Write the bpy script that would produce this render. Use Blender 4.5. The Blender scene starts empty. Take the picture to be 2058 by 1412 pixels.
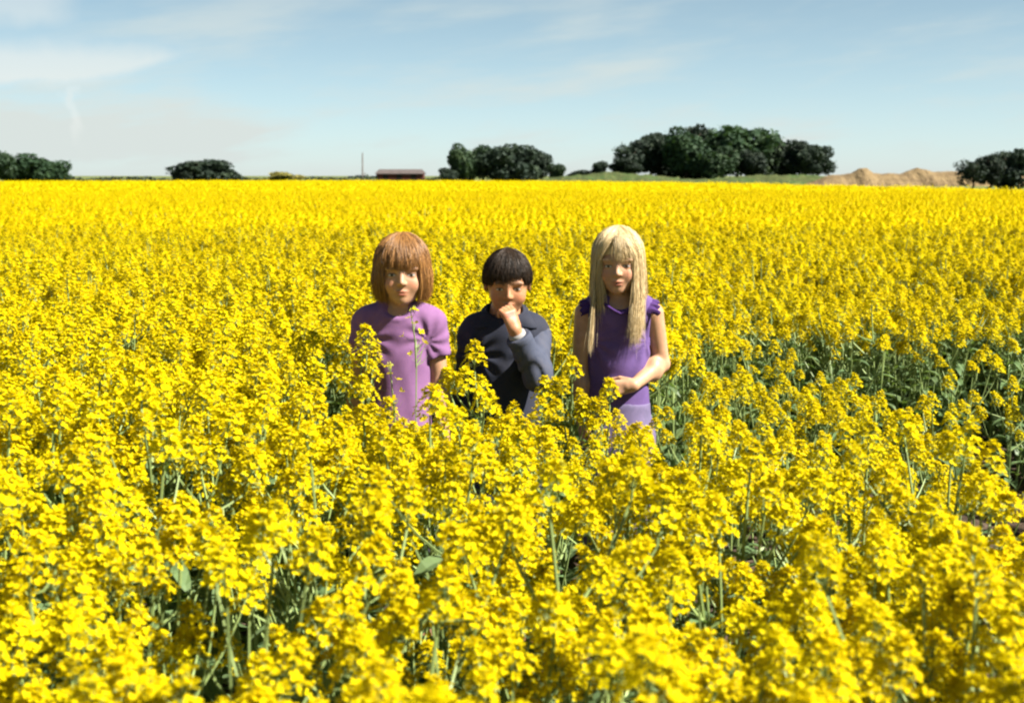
import bpy, math, random
import numpy as np
from mathutils import Matrix, Vector, Euler

R = math.radians
sc = bpy.context.scene
COL = sc.collection

# ------------------------------------------------------------------ camera, sky, sun, exposure
FPX, CX, CY, HORIZON, CAMZ = 2780.0, 1029.0, 706.0, 353.0, 1.5     # focal length and centre in photograph pixels
PITCH = math.atan((CY - HORIZON) / FPX)
cam = bpy.data.cameras.new('camera')
cam.sensor_width = 36.0
cam.lens = 36.0 * FPX / 2058.0
cam.clip_start, cam.clip_end = 0.05, 12000
cam.dof.use_dof = True
cam.dof.focus_distance = 4.3
cam.dof.aperture_fstop = 6.7
camo = bpy.data.objects.new('camera', cam)
COL.objects.link(camo)
camo.location = (0, 0, CAMZ)
camo.rotation_euler = (math.pi / 2 - PITCH, 0, 0)
sc.camera = camo

SUN_AZ, SUN_EL = R(180 - 71), R(46)        # compass angle from +Y towards +X; the sun stands to the right, a little behind the camera
world = bpy.data.worlds.new('World')
sc.world = world
world.use_nodes = True
nt = world.node_tree
nt.nodes.clear()


def N(tree, kind, **kw):
    n = tree.nodes.new(kind)
    for k, v in kw.items():
        if k in n.inputs:
            n.inputs[k].default_value = v
        else:
            setattr(n, k, v)
    return n


def math_node(tree, op, a, b=None, c=None, clamp=False):
    n = tree.nodes.new('ShaderNodeMath')
    n.operation = op
    n.use_clamp = clamp
    for i, v in enumerate((a, b, c)):
        if v is None:
            continue
        if isinstance(v, (int, float)):
            n.inputs[i].default_value = v
        else:
            tree.links.new(v, n.inputs[i])
    return n.outputs[0]


def smooth(tree, v, lo, hi, a=0.0, b=1.0):
    n = tree.nodes.new('ShaderNodeMapRange')
    n.interpolation_type = 'SMOOTHSTEP'
    tree.links.new(v, n.inputs['Value'])
    for k, x in (('From Min', lo), ('From Max', hi), ('To Min', a), ('To Max', b)):
        n.inputs[k].default_value = x
    return n.outputs[0]


sky = nt.nodes.new('ShaderNodeTexSky')
sky.sky_type = 'NISHITA'
sky.sun_disc = False
sky.sun_elevation = SUN_EL
sky.sun_rotation = SUN_AZ
sky.altitude = 0
sky.air_density = 0.36
sky.dust_density = 0.0
sky.ozone_density = 2.0
tc = nt.nodes.new('ShaderNodeTexCoord')
sep = nt.nodes.new('ShaderNodeSeparateXYZ')
nt.links.new(tc.outputs['Generated'], sep.inputs[0])
azim = math_node(nt, 'ARCTAN2', sep.outputs[0], sep.outputs[1])
azim = math_node(nt, 'MULTIPLY', azim, 180 / math.pi)
elev = math_node(nt, 'MULTIPLY', math_node(nt, 'ARCSINE', sep.outputs[2]), 180 / math.pi)
# thin high cloud: two layers of stretched noise over the whole dome
cmb = nt.nodes.new('ShaderNodeCombineXYZ')
tilt = math_node(nt, 'MULTIPLY_ADD', azim, -0.10, elev)
nt.links.new(azim, cmb.inputs[0])
nt.links.new(tilt, cmb.inputs[1])


def veil(sx, sy, off, detail, lo, hi, amp):
    mp = nt.nodes.new('ShaderNodeMapping')
    mp.inputs['Scale'].default_value = (sx, sy, 1)
    mp.inputs['Location'].default_value = off
    nt.links.new(cmb.outputs[0], mp.inputs[0])
    nz = N(nt, 'ShaderNodeTexNoise', Scale=1.0, Detail=detail, Roughness=0.55)
    nt.links.new(mp.outputs[0], nz.inputs['Vector'])
    return smooth(nt, nz.outputs['Fac'], lo, hi, 0, amp)


v1 = veil(0.085, 0.42, (3.1, 1.7, 0.4), 5, 0.42, 0.70, 0.8)
v2 = veil(0.35, 1.3, (7.7, 2.2, 0.9), 6, 0.48, 0.80, 0.22)
# the bright wedge of cirrus low in the sky to the left, with a wisp hanging from it
wob = N(nt, 'ShaderNodeTexNoise', Scale=0.8, Detail=4.0)
nt.links.new(cmb.outputs[0], wob.inputs['Vector'])
wv = math_node(nt, 'MULTIPLY_ADD', wob.outputs['Fac'], 1.5, -0.75)
azw = math_node(nt, 'ADD', azim, wv)
elw = math_node(nt, 'ADD', elev, math_node(nt, 'MULTIPLY', wv, 0.5))
lower = math_node(nt, 'MULTIPLY_ADD', azw, 0.275, 8.05)       # underside of the wedge rises to the right
lower = math_node(nt, 'MAXIMUM', lower, 3.35)
w_lo = smooth(nt, math_node(nt, 'SUBTRACT', elw, lower), -0.12, 0.45)
w_hi = smooth(nt, elw, 4.4, 5.6, 1, 0)
w_rt = smooth(nt, azw, -14.5, -12.0, 1, 0)
w_lt = smooth(nt, azw, -26, -21, 0, 1)
wedge = math_node(nt, 'MULTIPLY', math_node(nt, 'MULTIPLY', w_lo, w_hi), math_node(nt, 'MULTIPLY', w_rt, w_lt))
wedge = math_node(nt, 'MULTIPLY', wedge, 0.72)
top_c = math_node(nt, 'MULTIPLY', smooth(nt, azw, -18.4, -16.3, 1, 0), smooth(nt, elw, 5.2, 6.3))
top_c = math_node(nt, 'MULTIPLY', top_c, math_node(nt, 'MULTIPLY', smooth(nt, elw, 8.5, 7.2), w_lt))
top_c = math_node(nt, 'MULTIPLY', top_c, 0.65)
wx = math_node(nt, 'SINE', math_node(nt, 'MULTIPLY', elev, 1.5))
wx = math_node(nt, 'MULTIPLY_ADD', wx, 0.22, -17.25)
wd = math_node(nt, 'ABSOLUTE', math_node(nt, 'SUBTRACT', azw, wx))
wisp = math_node(nt, 'MULTIPLY', smooth(nt, wd, 0.02, 0.36, 1, 0),
                 math_node(nt, 'MULTIPLY', smooth(nt, elev, 0.8, 2.4), smooth(nt, elev, 3.3, 3.7, 1, 0)))
wisp = math_node(nt, 'MULTIPLY', wisp, 0.5)
cover = math_node(nt, 'MAXIMUM', math_node(nt, 'MAXIMUM', v1, v2), math_node(nt, 'MAXIMUM', wedge, math_node(nt, 'MAXIMUM', top_c, wisp)))
up = math_node(nt, 'MAXIMUM', sep.outputs[2], 0.0)
slant = math_node(nt, 'POWER', math_node(nt, 'DIVIDE', 0.10, math_node(nt, 'ADD', up, 0.10)), 2.0)
cover = math_node(nt, 'MULTIPLY', cover, math_node(nt, 'MULTIPLY', slant, 3.0), clamp=True)
# the thin veil thickens towards the horizon, as seen through more air
thin = math_node(nt, 'POWER', math_node(nt, 'DIVIDE', 0.135, math_node(nt, 'ADD', up, 0.135)), 2.0)
cover = math_node(nt, 'SUBTRACT', 1.0, math_node(nt, 'MULTIPLY', math_node(nt, 'SUBTRACT', 1.0, cover), math_node(nt, 'SUBTRACT', 1.0, thin)), clamp=True)
mixc = nt.nodes.new('ShaderNodeMix')
mixc.data_type = 'RGBA'
nt.links.new(cover, mixc.inputs[0])
tint = nt.nodes.new('ShaderNodeMix')
tint.data_type = 'RGBA'
tint.blend_type = 'MULTIPLY'
tint.inputs[0].default_value = 1.0
nt.links.new(sky.outputs[0], tint.inputs[6])
tint.inputs[7].default_value = (0.97, 1.10, 0.84, 1)
nt.links.new(tint.outputs[2], mixc.inputs[6])
veilc = nt.nodes.new('ShaderNodeMix')
veilc.data_type = 'RGBA'
nt.links.new(math_node(nt, 'MAXIMUM', wedge, math_node(nt, 'MAXIMUM', top_c, wisp), clamp=True), veilc.inputs[0])
veilc.inputs[7].default_value = (5.0, 5.2, 5.0, 1)
nt.links.new(veilc.outputs[2], mixc.inputs[7])
veilc.inputs[6].default_value = (4.1, 4.5, 4.35, 1)
bg = nt.nodes.new('ShaderNodeBackground')
bg.inputs['Strength'].default_value = 0.05
nt.links.new(mixc.outputs[2], bg.inputs[0])
wo = nt.nodes.new('ShaderNodeOutputWorld')
nt.links.new(bg.outputs[0], wo.inputs[0])

sun = bpy.data.lights.new('sun', 'SUN')
sun.energy = 5.0
sun.angle = R(0.53)
sun.color = (1.0, 0.94, 0.84)
suno = bpy.data.objects.new('sun', sun)
COL.objects.link(suno)
sdir = Vector((math.sin(SUN_AZ) * math.cos(SUN_EL), math.cos(SUN_AZ) * math.cos(SUN_EL), math.sin(SUN_EL)))
suno.rotation_euler = sdir.to_track_quat('Z', 'Y').to_euler()
suno.location = (30, -20, 40)

vs = sc.view_settings
sc.display_settings.display_device = 'sRGB'
vs.view_transform = 'Standard'
vs.look = 'None'
vs.exposure = 1.78
vs.gamma = 1.0
vs.use_curve_mapping = False
sc.render.engine = 'CYCLES'
sc.cycles.use_denoising = True
sc.cycles.max_bounces = 8
sc.cycles.diffuse_bounces = 3
sc.cycles.glossy_bounces = 2
sc.cycles.transmission_bounces = 4
sc.cycles.transparent_max_bounces = 4
sc.cycles.sample_clamp_indirect = 6
sc.cycles.filter_width = 2.2
sc.cycles.caustics_reflective = False
sc.cycles.caustics_refractive = False

FIELD = True
PEOPLE = True
rng = np.random.default_rng(7)
random.seed(7)


# ------------------------------------------------------------------ helpers
def at(px, py, Y):
    """the point at depth Y that shows at this photograph pixel"""
    u, v = (px - CX) / FPX, -(py - CY) / FPX
    dy = math.cos(PITCH) + v * math.sin(PITCH)
    dz = -math.sin(PITCH) + v * math.cos(PITCH)
    s = Y / dy
    return Vector((u * s, Y, CAMZ + dz * s))


def pxm(Y):
    return FPX / Y


def tag(o, label=None, cat=None, group=None, kind=None):
    for k, v in (('label', label), ('category', cat), ('group', group), ('kind', kind)):
        if v:
            o[k] = v
    return o


def link(o, parent=None, loc=None):
    COL.objects.link(o)
    if parent is not None:
        o.parent = parent
    if loc is not None:
        o.location = loc
    return o


def empty(name, loc=(0, 0, 0), rz=0.0):
    o = bpy.data.objects.new(name, None)
    o.empty_display_size = 0.1
    o.rotation_euler = (0, 0, rz)
    return link(o, None, loc)


class MB:
    """collects numpy geometry; build() links it as one mesh object"""

    def __init__(self):
        self.v, self.f3, self.f4, self.m3, self.m4, self.n = [], [], [], [], [], 0

    def add(self, v, tris=None, quads=None, mat=0):
        v = np.asarray(v, dtype=np.float32).reshape(-1, 3)
        if tris is not None and len(tris):
            t = np.asarray(tris, dtype=np.int32).reshape(-1, 3) + self.n
            self.f3.append(t)
            self.m3.append(np.full(len(t), mat, np.int32))
        if quads is not None and len(quads):
            q = np.asarray(quads, dtype=np.int32).reshape(-1, 4) + self.n
            self.f4.append(q)
            self.m4.append(np.full(len(q), mat, np.int32))
        self.v.append(v)
        self.n += len(v)

    def addmb(self, other, M):
        A = np.array(M, dtype=np.float32)
        off = self.n
        v = np.concatenate(other.v) @ A[:3, :3].T + A[:3, 3]
        self.v.append(v.astype(np.float32))
        for f, m in zip(other.f3, other.m3):
            self.f3.append(f + off)
            self.m3.append(m)
        for f, m in zip(other.f4, other.m4):
            self.f4.append(f + off)
            self.m4.append(m)
        self.n += len(v)

    def mesh(self, name, mats, smooth_shade=False):
        me = bpy.data.meshes.new(name)
        v = np.concatenate(self.v)
        f3 = np.concatenate(self.f3) if self.f3 else np.zeros((0, 3), np.int32)
        f4 = np.concatenate(self.f4) if self.f4 else np.zeros((0, 4), np.int32)
        mi = np.concatenate((self.m3 or [np.zeros(0, np.int32)]) + (self.m4 or [np.zeros(0, np.int32)]))
        me.vertices.add(len(v))
        me.vertices.foreach_set('co', v.ravel())
        nl = len(f3) * 3 + len(f4) * 4
        me.loops.add(nl)
        me.loops.foreach_set('vertex_index', np.concatenate((f3.ravel(), f4.ravel())).astype(np.int32))
        me.polygons.add(len(f3) + len(f4))
        st = np.concatenate((np.arange(len(f3)) * 3, len(f3) * 3 + np.arange(len(f4)) * 4)).astype(np.int32)
        me.polygons.foreach_set('loop_start', st)
        me.polygons.foreach_set('material_index', mi)
        me.polygons.foreach_set('use_smooth', np.full(len(st), smooth_shade))
        for m in (mats if isinstance(mats, (list, tuple)) else [mats]):
            me.materials.append(m)
        me.update(calc_edges=True)
        me.validate()
        return me

    def build(self, name, mats, parent=None, smooth_shade=False, loc=None):
        return link(bpy.data.objects.new(name, self.mesh(name, mats, smooth_shade)), parent, loc)

    # shapes
    def tube(self, pts, rad, sides=5, mat=0, cap=True):
        pts = np.asarray(pts, dtype=np.float64)
        n = len(pts)
        rad = np.broadcast_to(np.asarray(rad, dtype=np.float64), (n,))
        tan = np.gradient(pts, axis=0)
        tan /= np.linalg.norm(tan, axis=1)[:, None] + 1e-9
        ref = np.array([0.31, 0.94, 0.12])
        a = np.cross(tan, ref)
        a /= np.linalg.norm(a, axis=1)[:, None] + 1e-9
        b = np.cross(tan, a)
        th = np.arange(sides) * 2 * math.pi / sides
        ring = pts[:, None, :] + rad[:, None, None] * (np.cos(th)[None, :, None] * a[:, None, :] + np.sin(th)[None, :, None] * b[:, None, :])
        q = []
        for i in range(n - 1):
            for j in range(sides):
                k = (j + 1) % sides
                q.append((i * sides + j, i * sides + k, (i + 1) * sides + k, (i + 1) * sides + j))
        t = []
        v = ring.reshape(-1, 3)
        if cap:
            v = np.concatenate((v, pts[:1], pts[-1:]))
            for j in range(sides):
                k = (j + 1) % sides
                t.append((n * sides, k, j))
                t.append((n * sides + 1, (n - 1) * sides + j, (n - 1) * sides + k))
        self.add(v, t, q, mat)

    def box(self, lo, hi, mat=0):
        x0, y0, z0 = lo
        x1, y1, z1 = hi
        v = [(x0, y0, z0), (x1, y0, z0), (x1, y1, z0), (x0, y1, z0), (x0, y0, z1), (x1, y0, z1), (x1, y1, z1), (x0, y1, z1)]
        self.add(v, None, [(0, 3, 2, 1), (4, 5, 6, 7), (0, 1, 5, 4), (1, 2, 6, 5), (2, 3, 7, 6), (3, 0, 4, 7)], mat)


def mat(name, col, rough=0.7, spec=0.3, trans=None, tcol=None, var=0.0, noise=None, bump=None, coord='Object', sss=0.0, sheen=0.0, hue=0.0):
    """procedural surface: base colour with noise, per-object variation, optional light passing through a thin sheet"""
    m = bpy.data.materials.new(name)
    m.use_nodes = True
    t = m.node_tree
    b = t.nodes['Principled BSDF']
    b.inputs['Roughness'].default_value = rough
    b.inputs['Specular IOR Level'].default_value = spec
    if sss:
        b.inputs['Subsurface Weight'].default_value = sss
        b.inputs['Subsurface Radius'].default_value = (0.012, 0.005, 0.003)
        b.inputs['Subsurface Scale'].default_value = 1.0
    if sheen:
        b.inputs['Sheen Weight'].default_value = sheen
    rgb = t.nodes.new('ShaderNodeRGB')
    rgb.outputs[0].default_value = (*col, 1)
    out = rgb.outputs[0]
    c = t.nodes.new('ShaderNodeTexCoord')
    if noise:
        for (scale, col2, lo, hi) in noise:
            nz = N(t, 'ShaderNodeTexNoise', Scale=scale, Detail=5.0, Roughness=0.6)
            t.links.new(c.outputs[coord], nz.inputs['Vector'])
            mx = t.nodes.new('ShaderNodeMix')
            mx.data_type = 'RGBA'
            t.links.new(smooth(t, nz.outputs['Fac'], lo, hi), mx.inputs[0])
            t.links.new(out, mx.inputs[6])
            mx.inputs[7].default_value = (*col2, 1)
            out = mx.outputs[2]
    if var or hue:
        oi = t.nodes.new('ShaderNodeObjectInfo')
        hs = t.nodes.new('ShaderNodeHueSaturation')
        t.links.new(out, hs.inputs['Color'])
        t.links.new(math_node(t, 'MULTIPLY_ADD', oi.outputs['Random'], 2 * var, 1 - var), hs.inputs['Value'])
        if hue:
            h = math_node(t, 'FRACT', math_node(t, 'MULTIPLY', oi.outputs['Random'], 7.31))
            t.links.new(math_node(t, 'MULTIPLY_ADD', h, 2 * hue, 0.5 - hue), hs.inputs['Hue'])
        out = hs.outputs[0]
    t.links.new(out, b.inputs['Base Color'])
    if bump:
        nz = N(t, 'ShaderNodeTexNoise', Scale=bump[0], Detail=6.0)
        t.links.new(c.outputs[coord], nz.inputs['Vector'])
        bp = N(t, 'ShaderNodeBump', Strength=bump[1], Distance=bump[2])
        t.links.new(nz.outputs['Fac'], bp.inputs['Height'])
        t.links.new(bp.outputs[0], b.inputs['Normal'])
    if trans:
        tr = t.nodes.new('ShaderNodeBsdfTranslucent')
        if tcol:
            tr.inputs[0].default_value = (*tcol, 1)
        else:
            t.links.new(out, tr.inputs[0])
        ms = t.nodes.new('ShaderNodeMixShader')
        ms.inputs[0].default_value = trans
        t.links.new(b.outputs[0], ms.inputs[1])
        t.links.new(tr.outputs[0], ms.inputs[2])
        t.links.new(ms.outputs[0], t.nodes['Material Output'].inputs[0])
    return m


M = {}
M['ground'] = mat('grass_ground', (0.09, 0.12, 0.035), 0.95, 0.1, noise=[(0.05, (0.14, 0.12, 0.05), 0.45, 0.65), (0.6, (0.05, 0.075, 0.02), 0.45, 0.7)], bump=(3, 0.6, 0.05))
M['soil'] = mat('field_soil', (0.055, 0.038, 0.026), 0.95, 0.1, noise=[(6, (0.09, 0.065, 0.045), 0.45, 0.7), (40, (0.03, 0.021, 0.015), 0.5, 0.7)], bump=(22, 0.9, 0.04))
M['petal'] = mat('yellow_petal', (0.58, 0.465, 0.002), 0.65, 0.05, trans=0.40, tcol=(0.63, 0.515, 0.002), var=0.07, hue=0.006)
M['bud'] = mat('flower_bud', (0.32, 0.32, 0.03), 0.6, 0.2, trans=0.15)
M['stem'] = mat('rapeseed_stem', (0.175, 0.235, 0.075), 0.55, 0.35, var=0.18)
M['leaf'] = mat('rapeseed_leaf', (0.095, 0.150, 0.058), 0.5, 0.3, trans=0.30, tcol=(0.15, 0.24, 0.035), var=0.22, hue=0.015, noise=[(30, (0.095, 0.15, 0.062), 0.4, 0.7)])

# ------------------------------------------------------------------ ground
g = MB()
g.add([(-3000, -300, 0), (3000, -300, 0), (3000, 6000, 0), (-3000, 6000, 0)], None, [(0, 1, 2, 3)])
tag(g.build('ground', M['ground']), 'flat grassy land around the rapeseed field', None, None, 'structure')

EDGE_PX = [-1600, 27, 700, 1100, 1650, 2029, 3600]
EDGE_Y = [100, 118, 128, 120, 68, 47, 32]


def edge_y(bearing):
    """how far the crop reaches along this bearing (x / y)"""
    return np.interp(np.asarray(bearing) * FPX + CX, EDGE_PX, EDGE_Y)


bs = np.linspace(-0.75, 0.75, 40)
ey = edge_y(bs) + 1.0
s = MB()
front = [(-3.0, -2.0, 0.004), (3.0, -2.0, 0.004)]
ring = front + [(float(b * e), float(e), 0.004) for b, e in zip(bs[::-1], ey[::-1])]
s.add([(0, 0.0, 0.004)] + ring, [(0, i + 1, (i + 1) % len(ring) + 1) for i in range(len(ring))])
tag(s.build('field_soil', M['soil']), 'bare brown soil under the rapeseed crop', None, None, 'structure')

# ------------------------------------------------------------------ far things: bank, heaps, trees, hedge, shed, pole
M['crown'] = mat('tree_foliage', (0.021, 0.041, 0.019), 0.7, 0.2, trans=0.15, tcol=(0.05, 0.10, 0.02), var=0.25, hue=0.02, noise=[(0.45, (0.034, 0.058, 0.022), 0.45, 0.7)])
M['crown_dark'] = mat('dark_tree_foliage', (0.015, 0.026, 0.017), 0.7, 0.2, trans=0.12, tcol=(0.03, 0.055, 0.02), var=0.2, noise=[(0.4, (0.026, 0.040, 0.020), 0.45, 0.7)])
M['pale_bush'] = mat('pale_bush_foliage', (0.22, 0.20, 0.05), 0.7, 0.2, trans=0.2)
M['bark'] = mat('tree_bark', (0.05, 0.038, 0.028), 0.9, 0.1, bump=(8, 0.6, 0.03))
M['bank'] = mat('grass_bank', (0.046, 0.058, 0.020), 0.9, 0.1, noise=[(0.35, (0.04, 0.07, 0.02), 0.45, 0.62), (1.6, (0.13, 0.13, 0.05), 0.52, 0.72)], bump=(1.5, 0.8, 0.3))
M['sand'] = mat('dug_sand', (0.165, 0.118, 0.060), 0.95, 0.1, noise=[(0.5, (0.115, 0.08, 0.043), 0.45, 0.65), (1.8, (0.215, 0.16, 0.085), 0.5, 0.75)], bump=(2.2, 0.9, 0.35))


def fbm1(x, seed, octs=5):
    r = np.random.default_rng(seed)
    o = np.zeros_like(x)
    a = 1.0
    f = 1.0
    for _ in range(octs):
        o += a * np.sin(x * f * r.uniform(0.8, 1.2) + r.uniform(0, 6.28))
        a *= 0.55
        f *= 2.1
    return o


def ridge(name, matr, prof, Y, depth, seed, rough, nx=160, ny=18):
    """a long earthwork whose skyline follows (pixel, height in metres) pairs, sloping to the ground on both sides"""
    px = np.array([p[0] for p in prof], float)
    hz = np.array([p[1] for p in prof], float)
    xs = np.linspace(px[0], px[-1], nx)
    h = np.interp(xs, px, hz)
    x = (xs - CX) / FPX * Y
    t = np.linspace(-1, 1, ny)
    X, T = np.meshgrid(x, t, indexing='ij')
    Hh = np.repeat(h[:, None], ny, 1)
    prof_t = np.clip(1 - np.abs(T) ** 1.6, 0, 1)
    wob = fbm1(X * 0.9 + 3 * T, seed) * 0.5 + fbm1(X * 2.3 - 5 * T, seed + 1) * 0.3
    Z = Hh * prof_t + wob * rough * prof_t
    Yy = Y + T * depth + fbm1(X * 0.5, seed + 2) * 0.4
    Z[:, 0] = Z[:, -1] = -0.3
    Z[0, :] = Z[-1, :] = -0.3
    v = np.stack((X, Yy, Z), -1).reshape(-1, 3)
    q = [(i * ny + j, (i + 1) * ny + j, (i + 1) * ny + j + 1, i * ny + j + 1) for i in range(nx - 1) for j in range(ny - 1)]
    m = MB()
    m.add(v, None, q)
    return m.build(name, matr, None, True)


tag(ridge('grass_bank', M['bank'], [(1020, 0.2), (1060, 0.7), (1120, 1.2), (1180, 1.8), (1215, 2.1), (1300, 1.7), (1350, 1.1), (1420, 0.9), (1500, 1.5), (1600, 1.7), (1650, 1.4), (1690, 0.6), (1710, 0.1)], 232, 9, 3, 0.16),
    'uneven green grass bank below the large dark copse', 'bank')
tag(ridge('sand_heap', M['sand'], [(1610, 0.1), (1650, 1.2), (1668, 1.6), (1690, 1.6), (1705, 1.9), (1722, 2.7), (1735, 2.6), (1746, 1.95), (1765, 1.75), (1805, 1.8), (1822, 2.25), (1838, 2.75), (1850, 2.5), (1866, 2.0), (1880, 2.1), (1960, 2.0), (2020, 2.0), (2090, 0.3)], 205, 6, 11, 0.10, 260, 22),
    'long tan heap of dug sand with two pointed peaks', 'sand heap')


def crown_mesh(name, matr, seed, rx, ry, rz, lobes, leaves, leaf=0.45, low=0.0, gap=0.0):
    """foliage: leaf clumps spread through the shells of overlapping lobes; origin at the crown's base centre"""
    r = np.random.default_rng(seed)
    cs, rs = [], []
    for i in range(lobes):
        u = r.normal(size=3)
        u /= np.linalg.norm(u)
        k = r.uniform(0.25, 0.78) if i else 0.1
        c = np.array((u[0] * rx * k, u[1] * ry * k, rz * (1.0 + u[2] * k * 0.95)))
        cs.append(c)
        rs.append(min(rx, rz) * r.uniform(0.27, 0.55))
    cs, rs = np.array(cs), np.array(rs)
    w = rs ** 2
    pick = r.choice(lobes, leaves, p=w / w.sum())
    u = r.normal(size=(leaves, 3))
    u /= np.linalg.norm(u, axis=1)[:, None]
    rad = rs[pick] * (1 - 0.35 * r.random(leaves) ** 2 + 0.10 * r.normal(size=leaves))
    p = cs[pick] + u * rad[:, None] * np.array((1, 1, 0.85))
    # leave gaps between clumps
    nz = np.sin(p[:, 0] * 2.1 / leaf * 0.35 + seed) * np.sin(p[:, 1] * 1.7 / leaf * 0.35) * np.sin(p[:, 2] * 2.3 / leaf * 0.35 + 1)
    keep = (nz > -0.55 + gap) & (p[:, 2] > low)
    p, u = p[keep], u[keep]
    n = len(p)
    nrm = u * 0.8 + r.normal(size=(n, 3)) * 0.6
    nrm /= np.linalg.norm(nrm, axis=1)[:, None]
    a = np.cross(nrm, r.normal(size=(n, 3)))
    a /= np.linalg.norm(a, axis=1)[:, None]
    b = np.cross(nrm, a)
    k = 5
    th = np.arange(k) * 2 * math.pi / k
    sz = leaf * r.uniform(0.45, 1.0, (n, 1, 1)) * r.uniform(0.6, 1.15, (n, k, 1))
    v = p[:, None] + sz * (np.cos(th)[None, :, None] * a[:, None] + np.sin(th)[None, :, None] * b[:, None] * 0.7)
    base = (np.arange(n) * k)[:, None]
    t = np.concatenate([base + np.array([[0, i, i + 1]]) for i in range(1, k - 1)])
    m = MB()
    m.add(v.reshape(-1, 3), t)
    return m.mesh(name, matr)


def trunk_mesh(name, seed, h, r0, reach):
    r = np.random.default_rng(seed)
    m = MB()
    n = 7
    z = np.linspace(0, h, n)
    bend = np.cumsum(r.normal(0, 0.12, (n, 2)), 0)
    pts = np.stack((bend[:, 0], bend[:, 1], z), 1)
    pts[0, :2] = 0
    m.tube(pts, np.linspace(r0, r0 * 0.35, n), 7)
    for i in range(7):
        k = r.integers(2, n - 1)
        a = r.uniform(0, 6.28)
        L = reach * r.uniform(0.5, 0.95)
        tt = np.linspace(0, 1, 5)
        p = pts[k] + np.stack((np.cos(a) * L * tt, np.sin(a) * L * tt, L * (0.75 * tt + 0.15 * tt ** 2)), 1)
        m.tube(p, np.linspace(r0 * 0.4, r0 * 0.10, 5), 5)
    return m.mesh(name, M['bark'], True)


CROWNS = {}
for key, mt, seed, nl, lv in (('a', 'crown', 1, 13, 5200), ('b', 'crown', 5, 17, 5600), ('c', 'crown_dark', 9, 12, 5200), ('d', 'crown_dark', 14, 16, 5600), ('e', 'crown_dark', 21, 9, 4200)):
    CROWNS[key] = crown_mesh('crown', M[mt], seed, 3.4, 3.4, 3.4, nl + 5, lv + 2200, 0.37)
CROWNS['sparse'] = crown_mesh('crown', M['crown_dark'], 33, 3.4, 3.4, 3.4, 12, 1700, 0.36, 0, 0.25)
CROWNS['pale'] = crown_mesh('crown', M['pale_bush'], 40, 3.4, 3.4, 3.4, 9, 2600, 0.42)
EXTENT = {}
for key, me in CROWNS.items():
    co = np.empty(len(me.vertices) * 3, np.float32)
    me.vertices.foreach_get('co', co)
    co = co.reshape(-1, 3)
    EXTENT[key] = (float(np.percentile(co[:, 0], 99.5) - np.percentile(co[:, 0], 0.5)), float(np.percentile(co[:, 2], 99.7)))
TRUNK = trunk_mesh('trunk', 3, 5.2, 0.28, 2.6)
BUSH_STEM = trunk_mesh('trunk', 8, 2.6, 0.16, 1.7)


def tree(name, label, cat, group, px, top, width, Y, ground=0.0, kind='a', clear=0.16, rz=0.0):
    """px, top: where its tip shows; width in pixels; clear: share of the height that is bare trunk"""
    p = at(px, top, Y)
    H = p.z - ground
    W = width / pxm(Y)
    e = empty(name, (p.x, Y, ground), rz)
    tag(e, label, cat, group)
    bush = clear < 0.06
    clear = max(0.01, clear - 0.07)
    t = bpy.data.objects.new('trunk', BUSH_STEM if bush else TRUNK)
    link(t, e)
    ts = H / (3.6 if bush else 7.2)
    t.scale = (ts, ts, ts)
    c = bpy.data.objects.new('crown', CROWNS[kind])
    link(c, e, (0, 0, H * clear))
    ex = EXTENT[kind]
    c.scale = (W / ex[0], W / ex[0], H * (1 - clear) / ex[1])
    return e


G1 = 'trees of the copse on the grass bank'
D = 'copse on the grass bank'
for a in (
    ('leaning open tree with sky showing through in the ' + D, 1266, 290, 62, 246, 1.2, 'sparse', 0.10, 0.3),
    ('small dark tree below the open leaning one in the ' + D, 1262, 318, 66, 243, 1.2, 'e', 0.05, 1.3),
    ('dark rounded tree beside the open leaning tree of the ' + D, 1304, 274, 96, 250, 1.0, 'c', 0.08, 0.9),
    ('black green tree standing before the tallest trees of the ' + D, 1340, 270, 92, 256, 1.0, 'd', 0.08, 2.1),
    ('tall domed green tree at the middle of the ' + D, 1376, 259, 92, 246, 0.6, 'b', 0.06, 0.2),
    ('narrow tree with a spiky tip rising highest in the ' + D, 1411, 255, 62, 258, 0.6, 'd', 0.08, 4.0),
    ('broad rounded green tree with the widest crown in the ' + D, 1478, 257, 128, 250, 0.6, 'a', 0.08, 1.2),
    ('low bright green tree before the widest crown of the ' + D, 1447, 296, 78, 240, 0.8, 'b', 0.04, 2.7),
    ('sloping tree on the falling side of the ' + D, 1535, 272, 98, 253, 0.8, 'b', 0.08, 3.3),
    ('dark low tree below the widest crown of the ' + D, 1510, 304, 84, 241, 0.8, 'c', 0.05, 5.1),
    ('medium tree three from the sand heap end of the ' + D, 1582, 284, 76, 251, 1.0, 'd', 0.08, 0.5),
    ('medium dark tree next to the last tree of the ' + D, 1613, 292, 62, 248, 1.2, 'c', 0.08, 2.2),
    ('small round tree with overhanging crown nearest the sand heap', 1643, 293, 56, 246, 1.2, 'd', 0.14, 1.4),
):
    tree('broadleaf_tree', a[0], 'tree', G1, *a[1:])
G2 = 'trees of the small copse beside the shed'
D = 'small copse beside the red shed'
for a in (
    ('feathery upright tree at the shed end of the ' + D, 929, 291, 58, 250, 0, 'b', 0.10, 0.1),
    ('second upright tree with rounded top in the ' + D, 968, 294, 52, 252, 0, 'a', 0.10, 2.0),
    ('broad dark tree with a flat top in the ' + D, 1024, 292, 88, 250, 0, 'd', 0.08, 1.1),
    ('sloping dark tree at the bank end of the ' + D, 1072, 303, 78, 253, 0, 'c', 0.06, 3.0),
):
    tree('broadleaf_tree', a[0], 'tree', G2, *a[1:])
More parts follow.
